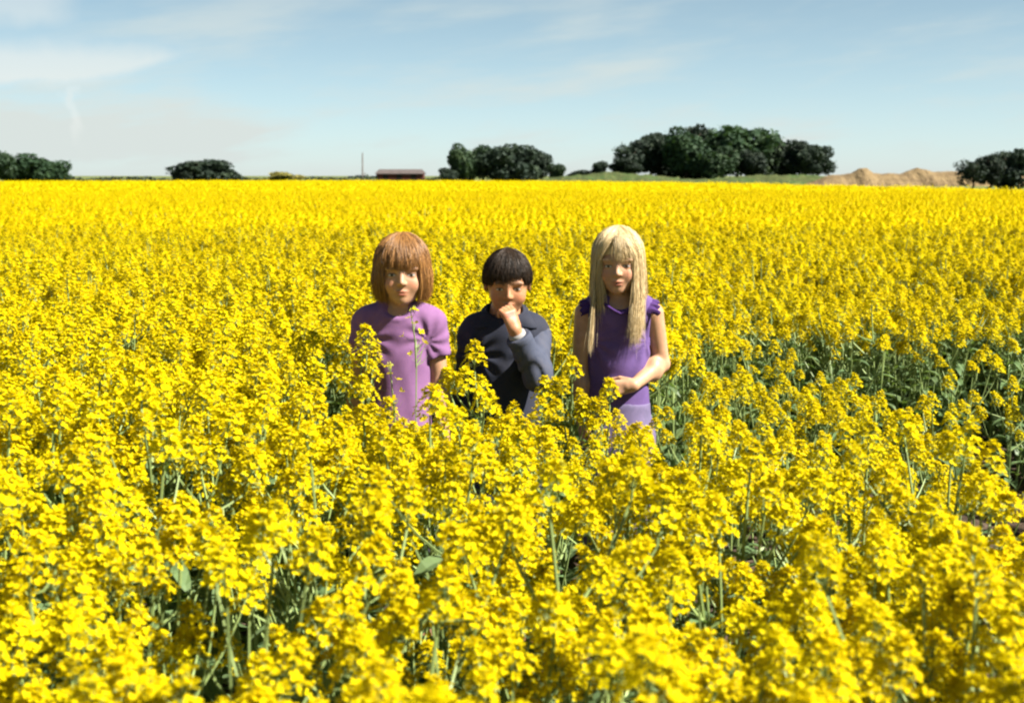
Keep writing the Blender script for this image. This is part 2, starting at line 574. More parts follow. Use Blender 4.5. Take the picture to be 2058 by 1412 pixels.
for a in (
    ('low dark bush at the foot of the feathery tree near the shed', 903, 338, 40, 246, 0, 'e', 0.02, 0.4),
    ('small round bush standing apart just past the small copse', 1119, 330, 30, 244, 0, 'a', 0.03, 0.4),
    ('flat topped dark bush on the bank before the large copse', 1205, 325, 46, 244, 1.4, 'c', 0.02, 1.9),
    ('low scrub on the slope leading up to the large copse', 1165, 342, 60, 246, 0.4, 'e', 0.02, 4.4),
    ('big domed dark bush alone in the field margin', 408, 322, 92, 235, 0, 'd', 0.02, 0.8),
    ('small dark bush leaning on the big domed bush, away from the shed', 366, 339, 44, 233, 0, 'c', 0.02, 2.8),
    ('small dark bush leaning on the big domed bush, towards the shed', 452, 338, 52, 236, 0, 'e', 0.02, 5.0),
    ('pale yellow flowering bush low on the skyline', 575, 346, 70, 260, 0, 'pale', 0.02, 0.6),
):
    tree('bush', a[0], 'bush', 'bushes along the far field edge', *a[1:])
for a in (
    ('hazy rounded tree at the extreme left end of the skyline', -12, 306, 84, 215, 0, 'a', 0.08, 0.2),
    ('broad green tree near the left end of the skyline', 56, 311, 96, 220, 0, 'b', 0.08, 1.6),
    ('lower tree tapering down at the left end of the skyline', 104, 324, 66, 218, 0, 'a', 0.04, 3.1),
    ('thin open tree at the end of the sand heap', 1955, 322, 58, 150, 0, 'sparse', 0.08, 0.7),
    ('dark rounded tree just past the end of the sand heap', 1988, 313, 66, 152, 0, 'c', 0.05, 2.6),
    ('tallest dark tree at the extreme right end of the skyline', 2034, 302, 78, 156, 0, 'd', 0.06, 0.0),
):
    tree('broadleaf_tree', a[0], 'tree', 'trees at the two ends of the skyline', *a[1:])


def hedge(label, px0, px1, top, Y, seed):
    r = np.random.default_rng(seed)
    p0, p1 = at(px0, top, Y), at(px1, top, Y)
    n = int((p1.x - p0.x) * 26)
    L = p1.x - p0.x
    x = r.uniform(0, L, n)
    hgt = p0.z * (0.8 + 0.16 * fbm1(x * 0.35, seed))
    z = hgt * r.random(n) ** 0.6
    y = r.normal(0, 0.8, n)
    p = np.stack((x, y, z), 1)
    k = 5
    a = r.normal(size=(n, 3))
    a /= np.linalg.norm(a, axis=1)[:, None]
    b = np.cross(a, r.normal(size=(n, 3)))
    b /= np.linalg.norm(b, axis=1)[:, None]
    th = np.arange(k) * 2 * math.pi / k
    v = p[:, None] + r.uniform(0.15, 0.34, (n, k, 1)) * (np.cos(th)[None, :, None] * a[:, None] + np.sin(th)[None, :, None] * b[:, None])
    base = (np.arange(n) * k)[:, None]
    t = np.concatenate([base + np.array([[0, i, i + 1]]) for i in range(1, k - 1)])
    m = MB()
    m.add(v.reshape(-1, 3), t)
    e = empty('hedge', (p0.x, Y, 0))
    tag(e, label, 'hedge', 'low hedges along the skyline')
    m.build('foliage', M['crown_dark'], e)


hedge('low dark hedge between the skyline trees and the domed bush', 120, 360, 354.5, 290, 51)
hedge('low dark hedge between the domed bush and the pole', 470, 760, 353, 300, 52)
hedge('low dark hedge between the shed and the small copse', 850, 910, 354.5, 295, 53)

# red shed
M['shed_wall'] = mat('red_painted_boards', (0.065, 0.022, 0.018), 0.85, 0.15, noise=[(1.5, (0.10, 0.025, 0.02), 0.45, 0.7)])
M['shed_roof'] = mat('weathered_roof_sheet', (0.085, 0.068, 0.064), 0.7, 0.3, noise=[(0.8, (0.06, 0.048, 0.045), 0.45, 0.7)])
M['shed_dark'] = mat('dark_opening', (0.02, 0.015, 0.012), 0.9, 0.1)
SY = 350.0
c = at(805, 341, SY)
shed = empty('shed', (c.x, SY, 0))
tag(shed, 'long low dark red shed with a pale sheet roof', 'shed')
hw, hd, ez, rz_ = 5.9, 2.6, 2.0, 3.0
b = MB()
b.box((-hw, -hd, 0), (hw, hd, ez))
for sx in (-1, 1):
    b.add([(sx * hw, -hd, ez), (sx * hw, hd, ez), (sx * hw * 0.97, 0, rz_ - 0.1)], [(0, 1, 2)])
b.build('wall', M['shed_wall'], shed)
for sy in (-1, 1):
    rf = MB()
    ax, o = hw + 0.35, 0.35
    lo_ = np.array([(-ax, sy * (hd + o), ez - 0.08), (ax, sy * (hd + o), ez - 0.08), (ax - 0.9, 0, rz_), (-ax + 0.9, 0, rz_)])
    up = lo_ + np.array([0, 0, 0.08])
    rf.add(np.concatenate((lo_, up)), None, [(0, 1, 2, 3), (4, 7, 6, 5), (0, 4, 5, 1), (1, 5, 6, 2), (2, 6, 7, 3), (3, 7, 4, 0)])
    rf.build('roof_slope', M['shed_roof'], shed)
for x0 in (-4.2, -0.8, 2.8):
    d = MB()
    d.box((x0, -hd - 0.04, 0.1), (x0 + 1.3, -hd + 0.02, 1.8))
    d.build('door', M['shed_dark'], shed)

# pole
M['pole'] = mat('grey_pole_wood', (0.15, 0.13, 0.12), 0.9, 0.1)
pt = at(728, 307, 300)
pole = empty('utility_pole', (pt.x, 300, 0))
tag(pole, 'thin bare wooden utility pole rising beside the red shed', 'pole')
b = MB()
b.tube([(0, 0, 0), (0.02, 0, pt.z * 0.5), (0.04, 0, pt.z)], [0.19, 0.16, 0.12], 8)
b.build('post', M['pole'], pole)
b = MB()
b.box((-0.05, -0.22, pt.z - 0.65), (0.12, -0.10, pt.z - 0.25))
b.build('insulator', M['pole'], pole)
b = MB()
b.tube([(0.05, 0, 1.6), (0.55, 0, 1.9)], [0.05, 0.05], 6)
b.tube([(0.55, 0, 1.7), (0.55, 0, 2.2)], [0.11, 0.08], 6)
b.build('bracket', M['pole'], pole)

# ------------------------------------------------------------------ people: distance fields turned into one continuous surface each
def V3(*a):
    return np.array(a, np.float32)


def rcone(p, a, b, ra, rb):
    a, b = V3(*a), V3(*b)
    ba = b - a
    pa = p - a
    h = np.clip(pa @ ba / float(ba @ ba), 0, 1)
    return np.linalg.norm(pa - h[:, None] * ba, axis=1) - (ra + (rb - ra) * h)


def ell(p, c, r):
    q = p - V3(*c)
    r = V3(*r)
    k0 = np.linalg.norm(q / r, axis=1)
    k1 = np.linalg.norm(q / (r * r), axis=1) + 1e-9
    return k0 * (k0 - 1) / k1


def smin(a, b, k):
    h = np.clip(0.5 + 0.5 * (b - a) / k, 0, 1)
    return b * (1 - h) + a * h - k * h * (1 - h)


def smax(a, b, k):
    return -smin(-a, -b, k)


def surface(f, lo, hi, vox):
    """surface nets over the zero level of f, evaluated only near the surface"""
    lo, hi = np.array(lo, np.float32), np.array(hi, np.float32)
    B = 6
    nb = np.ceil((hi - lo) / (vox * B)).astype(int)
    n = nb * B
    bi = np.stack(np.meshgrid(*[np.arange(k) for k in nb], indexing='ij'), -1).reshape(-1, 3)
    d = f((lo + (bi + 0.5) * (B * vox)).astype(np.float32))
    near = np.abs(d) < B * vox * 1.5
    Vv = np.repeat(np.repeat(np.repeat(np.where(d < 0, -1, 1).astype(np.float32).reshape(nb), B, 0), B, 1), B, 2)
    sub = np.stack(np.meshgrid(*[np.arange(B)] * 3, indexing='ij'), -1).reshape(-1, 3)
    pi = (bi[near][:, None] * B + sub[None]).reshape(-1, 3)
    val = np.empty(len(pi), np.float32)
    for s0 in range(0, len(pi), 400000):
        val[s0:s0 + 400000] = f((lo + (pi[s0:s0 + 400000] + 0.5) * vox).astype(np.float32))
    Vv[pi[:, 0], pi[:, 1], pi[:, 2]] = val
    S = Vv < 0
    corners = [(i, j, k) for i in (0, 1) for j in (0, 1) for k in (0, 1)]
    cnt = np.zeros(np.array(S.shape) - 1, np.int8)
    for i, j, k in corners:
        cnt += S[i:S.shape[0] - 1 + i, j:S.shape[1] - 1 + j, k:S.shape[2] - 1 + k]
    cell = np.argwhere((cnt > 0) & (cnt < 8))
    cv = {c: Vv[cell[:, 0] + c[0], cell[:, 1] + c[1], cell[:, 2] + c[2]] for c in corners}
    acc = np.zeros((len(cell), 3))
    num = np.zeros(len(cell))
    for c in corners:
        for ax in range(3):
            if c[ax] == 0:
                e = list(c)
                e[ax] = 1
                a, b = cv[c], cv[tuple(e)]
                x = (a < 0) != (b < 0)
                t = np.where(x, a / (a - b + 1e-12), 0)
                pt = np.repeat(np.array(c, float)[None], len(cell), 0)
                pt[:, ax] += t
                acc += pt * x[:, None]
                num += x
    pos = lo + (cell + acc / num[:, None] + 0.5) * vox
    idx = np.full(cnt.shape, -1, np.int32)
    idx[cell[:, 0], cell[:, 1], cell[:, 2]] = np.arange(len(cell))
    quads = []
    for ax in range(3):
        a = [slice(None)] * 3
        b = [slice(None)] * 3
        a[ax], b[ax] = slice(0, -1), slice(1, None)
        ch = S[tuple(a)] != S[tuple(b)]
        e = np.argwhere(ch)
        u, w = (ax + 1) % 3, (ax + 2) % 3
        e = e[(e[:, u] > 0) & (e[:, w] > 0) & (e[:, u] < S.shape[u] - 1) & (e[:, w] < S.shape[w] - 1)]
        inside = S[e[:, 0], e[:, 1], e[:, 2]]

        def ix(du, dw):
            q = e.copy()
            q[:, u] -= du
            q[:, w] -= dw
            return idx[q[:, 0], q[:, 1], q[:, 2]]
        q = np.stack((ix(0, 0), ix(1, 0), ix(1, 1), ix(0, 1)), 1)
        q[~inside] = q[~inside][:, ::-1]
        quads.append(q)
    quads = np.concatenate(quads)
    quads = quads[(quads >= 0).all(1)]
    return pos.astype(np.float32), quads[:, ::-1]


def relax(pos, quads, it=1, k=0.5):
    for _ in range(it):
        acc = np.zeros_like(pos)
        num = np.zeros(len(pos))
        for i in range(4):
            for j in (1, 3):
                np.add.at(acc, quads[:, i], pos[quads[:, (i + j) % 4]])
                np.add.at(num, quads[:, i], 1)
        pos = pos * (1 - k) + k * acc / np.maximum(num, 1)[:, None]
    return pos.astype(np.float32)


def head_frame(loc, yaw, pitch, roll, size):
    """loc: the chin-base point; the face looks along -Y before turning"""
    Rm = np.array(Euler((pitch, roll, yaw), 'XYZ').to_matrix(), np.float32)
    return np.array(loc, np.float32), Rm, size


HEAD_Z = 0.10        # turning centre inside the head, above the chin


def to_head(p, hf):
    loc, Rm, s = hf
    return ((p - loc) @ Rm) / s + V3(0, 0, HEAD_Z)


def from_head(q, hf):
    loc, Rm, s = hf
    return ((q - V3(0, 0, HEAD_Z)) * s) @ Rm.T + loc


def head_sdf(p, hf):
    q = to_head(p, hf)
    s = hf[2]
    x = np.abs(q[:, 0])
    m = np.stack((x, q[:, 1], q[:, 2]), 1)          # both halves alike
    d = ell(q, (0, 0.014, 0.122), (0.070, 0.086, 0.077))
    d = smin(d, ell(q, (0, -0.022, 0.072), (0.058, 0.060, 0.066)), 0.03)
    d = smin(d, ell(q, (0, -0.045, 0.030), (0.036, 0.034, 0.026)), 0.025)        # jaw
    d = smin(d, ell(q, (0, -0.066, 0.016), (0.014, 0.013, 0.012)), 0.018)        # chin
    d = smin(d, ell(m, (0.032, -0.056, 0.062), (0.022, 0.021, 0.021)), 0.02)     # cheek
    d = smin(d, ell(m, (0.026, -0.071, 0.113), (0.024, 0.010, 0.008)), 0.014)    # brow
    d = smax(d, -ell(m, (0.029, -0.091, 0.0945), (0.0165, 0.015, 0.0105)), 0.010)  # eye socket
    d = smin(d, ell(m, (0.029, -0.0655, 0.0945), (0.0135, 0.0125, 0.0120)), 0.003)  # lid and eyeball
    d = smin(d, rcone(q, (0, -0.077, 0.101), (0, -0.0945, 0.0725), 0.0060, 0.0083), 0.010)
    d = smin(d, ell(m, (0.0085, -0.0880, 0.0695), (0.0065, 0.0075, 0.0058)), 0.005)
    d = smax(d, -ell(m, (0.0055, -0.0935, 0.0645), (0.0028, 0.0035, 0.0025)), 0.002)  # nostril
    d = smin(d, ell(q, (0, -0.0795, 0.0455), (0.0190, 0.0085, 0.0050)), 0.005)
    d = smin(d, ell(q, (0, -0.0780, 0.0360), (0.0165, 0.0090, 0.0058)), 0.005)
    d = smax(d, -ell(q, (0, -0.0900, 0.0408), (0.0200, 0.0060, 0.0014)), 0.002)
    d = smin(d, ell(m, (0.072, 0.016, 0.090), (0.008, 0.019, 0.029)), 0.008)
    d = smax(d, -ell(m, (0.082, 0.012, 0.092), (0.007, 0.011, 0.018)), 0.005)
    return d * s


def hand_sdf(p, wrist, fwd, palm, curl, size=1.0, spread=0.0, side=1, thumb=0.5):
    """palm and five fingers; fwd runs to the fingertips, palm is the way the palm faces; curl bends the fingers"""
    f = np.array(fwd, float)
    f /= np.linalg.norm(f)
    n = np.array(palm, float)
    n -= f * (n @ f)
    n /= np.linalg.norm(n)
    s = np.cross(f, n) * side                       # towards the thumb
    w = np.array(wrist, float)
    k = size

    def P(a, b, c):
        return w + k * (a * f + b * s + c * n)
    d = rcone(p, P(0, 0, 0), P(0.02, 0, 0), 0.019 * k, 0.019 * k)
    for b in (-0.019, -0.007, 0.006, 0.018):
        d = smin(d, rcone(p, P(0.012, b * 0.6, 0), P(0.058, b, 0), 0.0125 * k, 0.0100 * k), 0.008)
    for b, L, c0 in ((-0.021, 0.040, 1.1), (-0.0075, 0.052, 1.05), (0.0065, 0.056, 1.0), (0.0200, 0.050, 0.95)):
        pt = np.array((0.060, b, 0.0))
        ang = 0.0
        fs = 0.0
        for i, (seg, rr) in enumerate(((0.45, 0.0080), (0.32, 0.0073), (0.26, 0.0064))):
            ang += curl[i] * c0
            nx = pt + L * seg * np.array((math.cos(ang), spread * b * 6, math.sin(ang)))
            fs = rcone(p, P(*pt), P(*nx), rr * k, (rr - 0.0006) * k)
            d = smin(d, fs, 0.0025)
            pt = nx
    t0 = np.array((0.014, 0.018, 0.004))
    t1 = t0 + np.array((0.026, 0.020 * (1 - thumb) + 0.004, 0.006 + 0.014 * thumb))
    t2 = t1 + np.array((0.021, 0.006 - 0.012 * thumb, 0.004 + 0.008 * thumb))
    t3 = t2 + np.array((0.016, 0.002 - 0.010 * thumb, 0.003))
    d = smin(d, rcone(p, P(*t0), P(*t1), 0.0115 * k, 0.0085 * k), 0.006)
    d = smin(d, rcone(p, P(*t1), P(*t2), 0.0082 * k, 0.0074 * k), 0.003)
    d = smin(d, rcone(p, P(*t2), P(*t3), 0.0072 * k, 0.0062 * k), 0.003)
    return d


def limit(f, p, lo, hi, far=0.2):
    """evaluate f only where p lies in the box"""
    out = np.full(len(p), far, np.float32)
    m = ((p > V3(*lo)) & (p < V3(*hi))).all(1)
    if m.any():
        out[m] = f(p[m])
    return out


def around(pts, pad):
    a = np.array(pts, float)
    return a.min(0) - pad, a.max(0) + pad


def person(spec):
    """body mesh at the top, hair and clothing as children; spec in metres from the feet"""
    ox, oy = spec['at']
    hf = head_frame(*spec['head'])
    s = hf[2]
    nb = np.array(spec['neck'], float)               # base of the neck
    sh = spec['shoulder']
    sz, hz = spec['shoulder_z'], spec['hip_z']
    dp = spec.get('depth', 1.0)
    bx = spec.get('lean', 0.0)

    def torso(p, g=0.0):
        # straight child's trunk: oval sections that change slowly from hips to shoulders
        zs = (hz - 0.12, hz - 0.04, hz + 0.03, (sz + hz) / 2 - 0.02, sz - 0.13, sz - 0.05, sz + 0.01)
        rx = np.interp(p[:, 2], zs, (0.100, 0.102, 0.097, 0.088, 0.092, 0.094, 0.080)) + g
        ry = np.interp(p[:, 2], zs, (0.080, 0.081, 0.077, 0.070, 0.069, 0.060, 0.045)) * dp + g
        qx, qy = (p[:, 0] - bx) / rx, (p[:, 1] - 0.004) / ry
        k = np.sqrt(qx * qx + qy * qy) + 1e-6
        kk = np.sqrt((qx / rx) ** 2 + (qy / ry) ** 2) + 1e-6
        d = k * (k - 1) / kk
        d = smax(smax(d, p[:, 2] - (sz + 0.005 + g * 0.3), 0.03), (hz - 0.10 - g) - p[:, 2], 0.04)
        d = smin(d, rcone(p, (-(sh - 0.035), 0.005, sz - 0.010), (sh - 0.035, 0.005, sz - 0.010), 0.038 + g, 0.038 + g), 0.035)
        d = smin(d, rcone(p, (0, 0.012, sz - 0.03), tuple(nb), 0.056 + g, 0.042 + g), 0.04)
        return d

    def arm(p, a, g=0.0):
        d = rcone(p, a['s'], a['e'], 0.0350 + g, 0.0275 + g)
        d = smin(d, rcone(p, a['e'], a['w'], 0.0275 + g, 0.0190 + g), 0.012)
        mid = np.array(a['e']) * 0.72 + np.array(a['w']) * 0.28
        return smin(d, ell(p, tuple(mid), (0.029 + g, 0.029 + g, 0.040 + g)), 0.02)

    def legs(p, g=0.0):
        q = np.stack((np.abs(p[:, 0] - bx), p[:, 1], p[:, 2]), 1)
        d = rcone(q, (0.050, 0.005, hz - 0.03), (0.058, 0.0, hz * 0.52), 0.063 + g, 0.046 + g)
        d = smin(d, rcone(q, (0.058, 0.0, hz * 0.52), (0.066, 0.018, 0.075), 0.046 + g, 0.030 + g), 0.02)
        d = smin(d, ell(q, (0.064, 0.022, hz * 0.38), (0.043 + g, 0.045 + g, 0.09 + g)), 0.02)
        return d

    def feet(p):
        q = np.stack((np.abs(p[:, 0] - bx), p[:, 1], p[:, 2]), 1)
        d = rcone(q, (0.066, 0.020, 0.035), (0.078, -0.10, 0.022), 0.032, 0.022)
        return smax(d, -(p[:, 2] - 0.002), 0.004)

    arms = spec['arms']
    hl = np.array(hf[0])
    hb = (hl - 0.17, hl + 0.17)

    def body(p):
        d = limit(lambda q: head_sdf(q, hf), p, *hb)
        nk = from_head(np.array([[0, 0.028, 0.062]], np.float32), hf)[0]
        d = smin(d, limit(lambda q: rcone(q, tuple(nk), tuple(nb), 0.043 * s, 0.041), p, *around([nk, nb], 0.09)), 0.02)
        d = smin(d, limit(torso, p, (-0.22, -0.2, hz - 0.18), (0.22, 0.2, sz + 0.12)), 0.02)
        for a in arms:
            d = smin(d, limit(lambda q: arm(q, a), p, *around([a['s'], a['e'], a['w']], 0.09)), 0.015)
            d = smin(d, limit(lambda q: hand_sdf(q, a['w'], a['f'], a['p'], a['curl'], 0.92, 0.3, a['side'], a.get('thumb', 0.5)), p, *around([a['w']], 0.14)), 0.008)
        d = smin(d, limit(legs, p, (-0.25, -0.15, 0.0), (0.25, 0.2, hz + 0.1)), 0.02)
        d = smin(d, limit(feet, p, (-0.25, -0.2, -0.02), (0.25, 0.12, 0.12)), 0.015)
        return d
    al = [a[k] for a in arms for k in 'sew']
    lo = np.minimum(np.min(al, 0) - 0.13, (-0.22, -0.24, -0.03))
    hi = np.maximum(np.max(al, 0) + 0.10, (0.22, 0.20, hl[2] + 0.16))
    pos, quads = surface(body, lo, hi, 0.0030)
    # skin tone masks in the head's own coordinates
    q = to_head(pos, hf)
    inb = (q[:, 2] > 0) & (q[:, 2] < 0.22) & (q[:, 1] < -0.03)
    lipz = np.where(q[:, 2] > 0.041, (q[:, 2] - 0.0445) / 0.0050, (q[:, 2] - 0.0365) / 0.0055)
    lip = np.clip(1.35 - np.sqrt(lipz ** 2 + (q[:, 0] / 0.0190) ** 2), 0, 1) * inb * (q[:, 1] < -0.072)
    bx_ = np.abs(q[:, 0])
    arch = 0.1115 + 0.004 * np.cos((bx_ - 0.03) / 0.014)
    brow = np.clip(1.4 - np.abs(q[:, 2] - arch) / 0.0028, 0, 1) * (bx_ > 0.011) * (bx_ < 0.045) * inb
    lash = 0 * lip
    blush = np.exp(-(((bx_ - 0.036) / 0.016) ** 2 + ((q[:, 2] - 0.066) / 0.016) ** 2)) * inb
    pos = relax(pos, quads, 1, 0.35)
    m = MB()
    m.add(pos, None, quads)
    skin = skin_mat(spec['skin'], spec['brow'])
    me = m.mesh('person', skin, True)
    ca = me.color_attributes.new('tone', 'FLOAT_COLOR', 'POINT')
    ca.data.foreach_set('color', np.stack((lip, brow, lash, blush), 1).astype(np.float32).ravel())
    me.attributes.new('headpos', 'FLOAT_VECTOR', 'POINT').data.foreach_set('vector', to_head(pos, hf).astype(np.float32).ravel())
    o = link(bpy.data.objects.new('person', me), None, (ox, oy, 0.004))
    tag(o, spec['label'], 'person', 'three children standing in the crop')
    return o, hf, torso, arm, legs


def skin_mat(col, browcol):
    m = bpy.data.materials.new('skin')
    m.use_nodes = True
    t = m.node_tree
    b = t.nodes['Principled BSDF']
    b.inputs['Roughness'].default_value = 0.5
    b.inputs['Specular IOR Level'].default_value = 0.35
    b.inputs['Subsurface Weight'].default_value = 0.12
    b.inputs['Subsurface Radius'].default_value = (0.010, 0.004, 0.002)
    b.inputs['Subsurface Scale'].default_value = 1.0
    at_ = t.nodes.new('ShaderNodeVertexColor')
    at_.layer_name = 'tone'
    sp = t.nodes.new('ShaderNodeSeparateColor')
    t.links.new(at_.outputs['Color'], sp.inputs[0])
    c = t.nodes.new('ShaderNodeTexCoord')
    nz = N(t, 'ShaderNodeTexNoise', Scale=45.0, Detail=4.0)
    t.links.new(c.outputs['Object'], nz.inputs['Vector'])
    last = t.nodes.new('ShaderNodeMix')
    last.data_type = 'RGBA'
    t.links.new(smooth(t, nz.outputs['Fac'], 0.35, 0.7), last.inputs[0])
    last.inputs[6].default_value = (*[x * 0.92 for x in col], 1)
    last.inputs[7].default_value = (*[x * 1.06 for x in col], 1)
    out = last.outputs[2]
    for src, cc, k in ((at_.outputs['Alpha'], (col[0], col[1] * 0.62, col[2] * 0.58), 0.5),
                       (sp.outputs[0], (col[0] * 0.72, col[1] * 0.36, col[2] * 0.40), 0.85),
                       (sp.outputs[1], browcol, 0.75), (sp.outputs[2], (0.03, 0.02, 0.015), 0.85)):
        mx = t.nodes.new('ShaderNodeMix')
        mx.data_type = 'RGBA'
        t.links.new(math_node(t, 'MULTIPLY', src, k), mx.inputs[0])
        t.links.new(out, mx.inputs[6])
        mx.inputs[7].default_value = (*cc, 1)
        out = mx.outputs[2]
    # eyes: lash line, white and iris, drawn on the lids' opening
    ha = t.nodes.new('ShaderNodeAttribute')
    ha.attribute_name = 'headpos'
    hs = t.nodes.new('ShaderNodeSeparateXYZ')
    t.links.new(ha.outputs['Vector'], hs.inputs[0])
    ex = math_node(t, 'SUBTRACT', math_node(t, 'ABSOLUTE', hs.outputs[0]), 0.0290)
    front = math_node(t, 'LESS_THAN', hs.outputs[1], -0.045)

    def oval(cx, cz, rx, rz, soft):
        a = math_node(t, 'POWER', math_node(t, 'DIVIDE', math_node(t, 'SUBTRACT', ex, cx), rx), 2.0)
        c2 = math_node(t, 'POWER', math_node(t, 'DIVIDE', math_node(t, 'SUBTRACT', hs.outputs[2], cz), rz), 2.0)
        d = math_node(t, 'SQRT', math_node(t, 'ADD', a, c2))
        return math_node(t, 'MULTIPLY', smooth(t, d, 1 - soft, 1 + soft, 1, 0), front)
    white = oval(0, 0.0940, 0.0112, 0.0036, 0.15)
    for src, cc in ((oval(0, 0.0952, 0.0130, 0.0050, 0.2), (col[0] * 0.16, col[1] * 0.12, col[2] * 0.12)), (white, (0.38, 0.35, 0.32)),
                    (math_node(t, 'MULTIPLY', oval(0.0, 0.0945, 0.0046, 0.0046, 0.15), white), (0.035, 0.024, 0.018))):
        mx = t.nodes.new('ShaderNodeMix')
        mx.data_type = 'RGBA'
        t.links.new(src, mx.inputs[0])
        t.links.new(out, mx.inputs[6])
        mx.inputs[7].default_value = (*cc, 1)
        out = mx.outputs[2]
    t.links.new(out, b.inputs['Base Color'])
    return m


def folds(p, amp, seed):
    r = np.random.default_rng(seed)
    o = 0
    for i in range(5):
        k = r.normal(size=3) * (18 + 9 * i)
        k[2] *= 0.45
        w = p @ V3(*(r.normal(size=3) * 9))
        o = o + np.sin(p @ V3(*k) + 1.3 * np.sin(w) + r.uniform(0, 6)) / (1 + 0.6 * i)
    return o * amp * 0.5


def creases(p, z, amp, x=0.088):
    """pulled cloth fanning out from both armpits"""
    q = np.stack((np.abs(p[:, 0]) - x, p[:, 1] + 0.035, p[:, 2] - z), 1)
    dist = np.linalg.norm(q, axis=1)
    ang = np.arctan2(q[:, 2], -q[:, 0])
    return amp * np.sin(ang * 9 + np.sign(p[:, 0]) + dist * 30) * np.exp(-((dist - 0.045) / 0.040) ** 2)


def garment(name, f, lo, hi, matr, parent, vox=0.0045, it=2):
    pos, quads = surface(f, lo, hi, vox)
    pos = relax(pos, quads, it, 0.5)
    m = MB()
    m.add(pos, None, quads)
    return m.build(name, matr, parent, True)


def hair(hf, parent, matr, strands, seed, path, rad=0.0011, seg=11, name='hair', cap=None):
    """strands as thin tapered tubes along path(u...) given in head coordinates"""
    r = np.random.default_rng(seed)
    m = MB()
    if cap is not None:
        pos, quads = surface(cap, (-0.13, -0.13, -0.06), (0.13, 0.14, 0.24), 0.004)
        m.add(from_head(pos, hf), None, quads)
    P = path(r, strands, seg)                      # (n, seg, 3) in head coordinates
    loose = r.random(len(P)) < 0.05                # stray hairs stand off the rest
    tt_ = np.linspace(0, 1, seg)[None, :, None]
    P = P + loose[:, None, None] * tt_ ** 1.3 * r.normal(0, 0.010, (len(P), 1, 3))
    # neighbouring hairs gather into locks
    wv2 = np.sin(P[:, :1, 0:1] * 310 + 2.0) * np.sin(P[:, :1, 1:2] * 270 + 0.7)
    P = P + np.concatenate((wv2, -wv2, 0.4 * wv2), -1) * 0.0022 * tt_ ** 1.2
    P = from_head(P.reshape(-1, 3).astype(np.float32), hf).reshape(P.shape)
    n = len(P)
    tan = np.gradient(P, axis=1)
    tan /= np.linalg.norm(tan, axis=2)[..., None] + 1e-9
    ref = r.normal(size=(n, 1, 3))
    a = np.cross(tan, ref)
    a /= np.linalg.norm(a, axis=2)[..., None] + 1e-9
    b = np.cross(tan, a)
    t = np.linspace(0, 1, seg)
    rr = rad * r.uniform(0.7, 1.3, (n, 1)) * np.clip(1.15 - t ** 3, 0.15, 1)[None]
    th = np.arange(3) * 2 * math.pi / 3
    v = P[:, :, None] + rr[..., None, None] * (np.cos(th)[None, None, :, None] * a[:, :, None] + np.sin(th)[None, None, :, None] * b[:, :, None])
    base = (np.arange(n) * seg * 3)[:, None, None, None]
    i = np.arange(seg - 1)[None, :, None, None] * 3
    j = np.arange(3)[None, None, :, None]
    j2 = (j + 1) % 3
    q = np.concatenate((base + i + j, base + i + j2, base + i + 3 + j2, base + i + 3 + j), -1).reshape(-1, 4)
    m.add(v.reshape(-1, 3), None, q)
    o = m.build(name, matr, parent, True)
    # a shade for every lock
    ca = o.data.color_attributes.new('lock', 'FLOAT_COLOR', 'POINT')
    k0 = len(o.data.vertices) - n * seg * 3
    val = np.full(len(o.data.vertices), 0.4, np.float32)
    val[k0:] = np.repeat(r.random(n), seg * 3)
    ca.data.foreach_set('color', np.repeat(val[:, None], 4, 1).ravel())
    return o


def hair_mat(name, dark, light, rough=0.42, spec=0.5):
    m = bpy.data.materials.new(name)
    m.use_nodes = True
    t = m.node_tree
    b = t.nodes['Principled BSDF']
    b.inputs['Roughness'].default_value = rough
    b.inputs['Specular IOR Level'].default_value = spec
    at_ = t.nodes.new('ShaderNodeVertexColor')
    at_.layer_name = 'lock'
    mx = t.nodes.new('ShaderNodeMix')
    mx.data_type = 'RGBA'
    t.links.new(at_.outputs['Color'], mx.inputs[0])
    mx.inputs[6].default_value = (*dark, 1)
    mx.inputs[7].default_value = (*light, 1)
    t.links.new(mx.outputs[2], b.inputs['Base Color'])
    tr = t.nodes.new('ShaderNodeBsdfTranslucent')      # sun glows through the thin hairs
    t.links.new(mx.outputs[2], tr.inputs[0])
    ms = t.nodes.new('ShaderNodeMixShader')
    ms.inputs[0].default_value = 0.12
    t.links.new(b.outputs[0], ms.inputs[1])
    t.links.new(tr.outputs[0], ms.inputs[2])
    t.links.new(ms.outputs[0], t.nodes['Material Output'].inputs[0])
    return m


HC = V3(0, 0.014, 0.118)


def shell(a, phi, off):
    """point on the hair shell: a = turn from the face (0 front), phi = angle down from the crown"""
    rx, ry, rz = 0.0735 + off, 0.090 + off, 0.0835 + off
    return np.stack((HC[0] + rx * np.sin(phi) * np.sin(a), HC[1] - ry * np.sin(phi) * np.cos(a), HC[2] + rz * np.cos(phi)), -1)


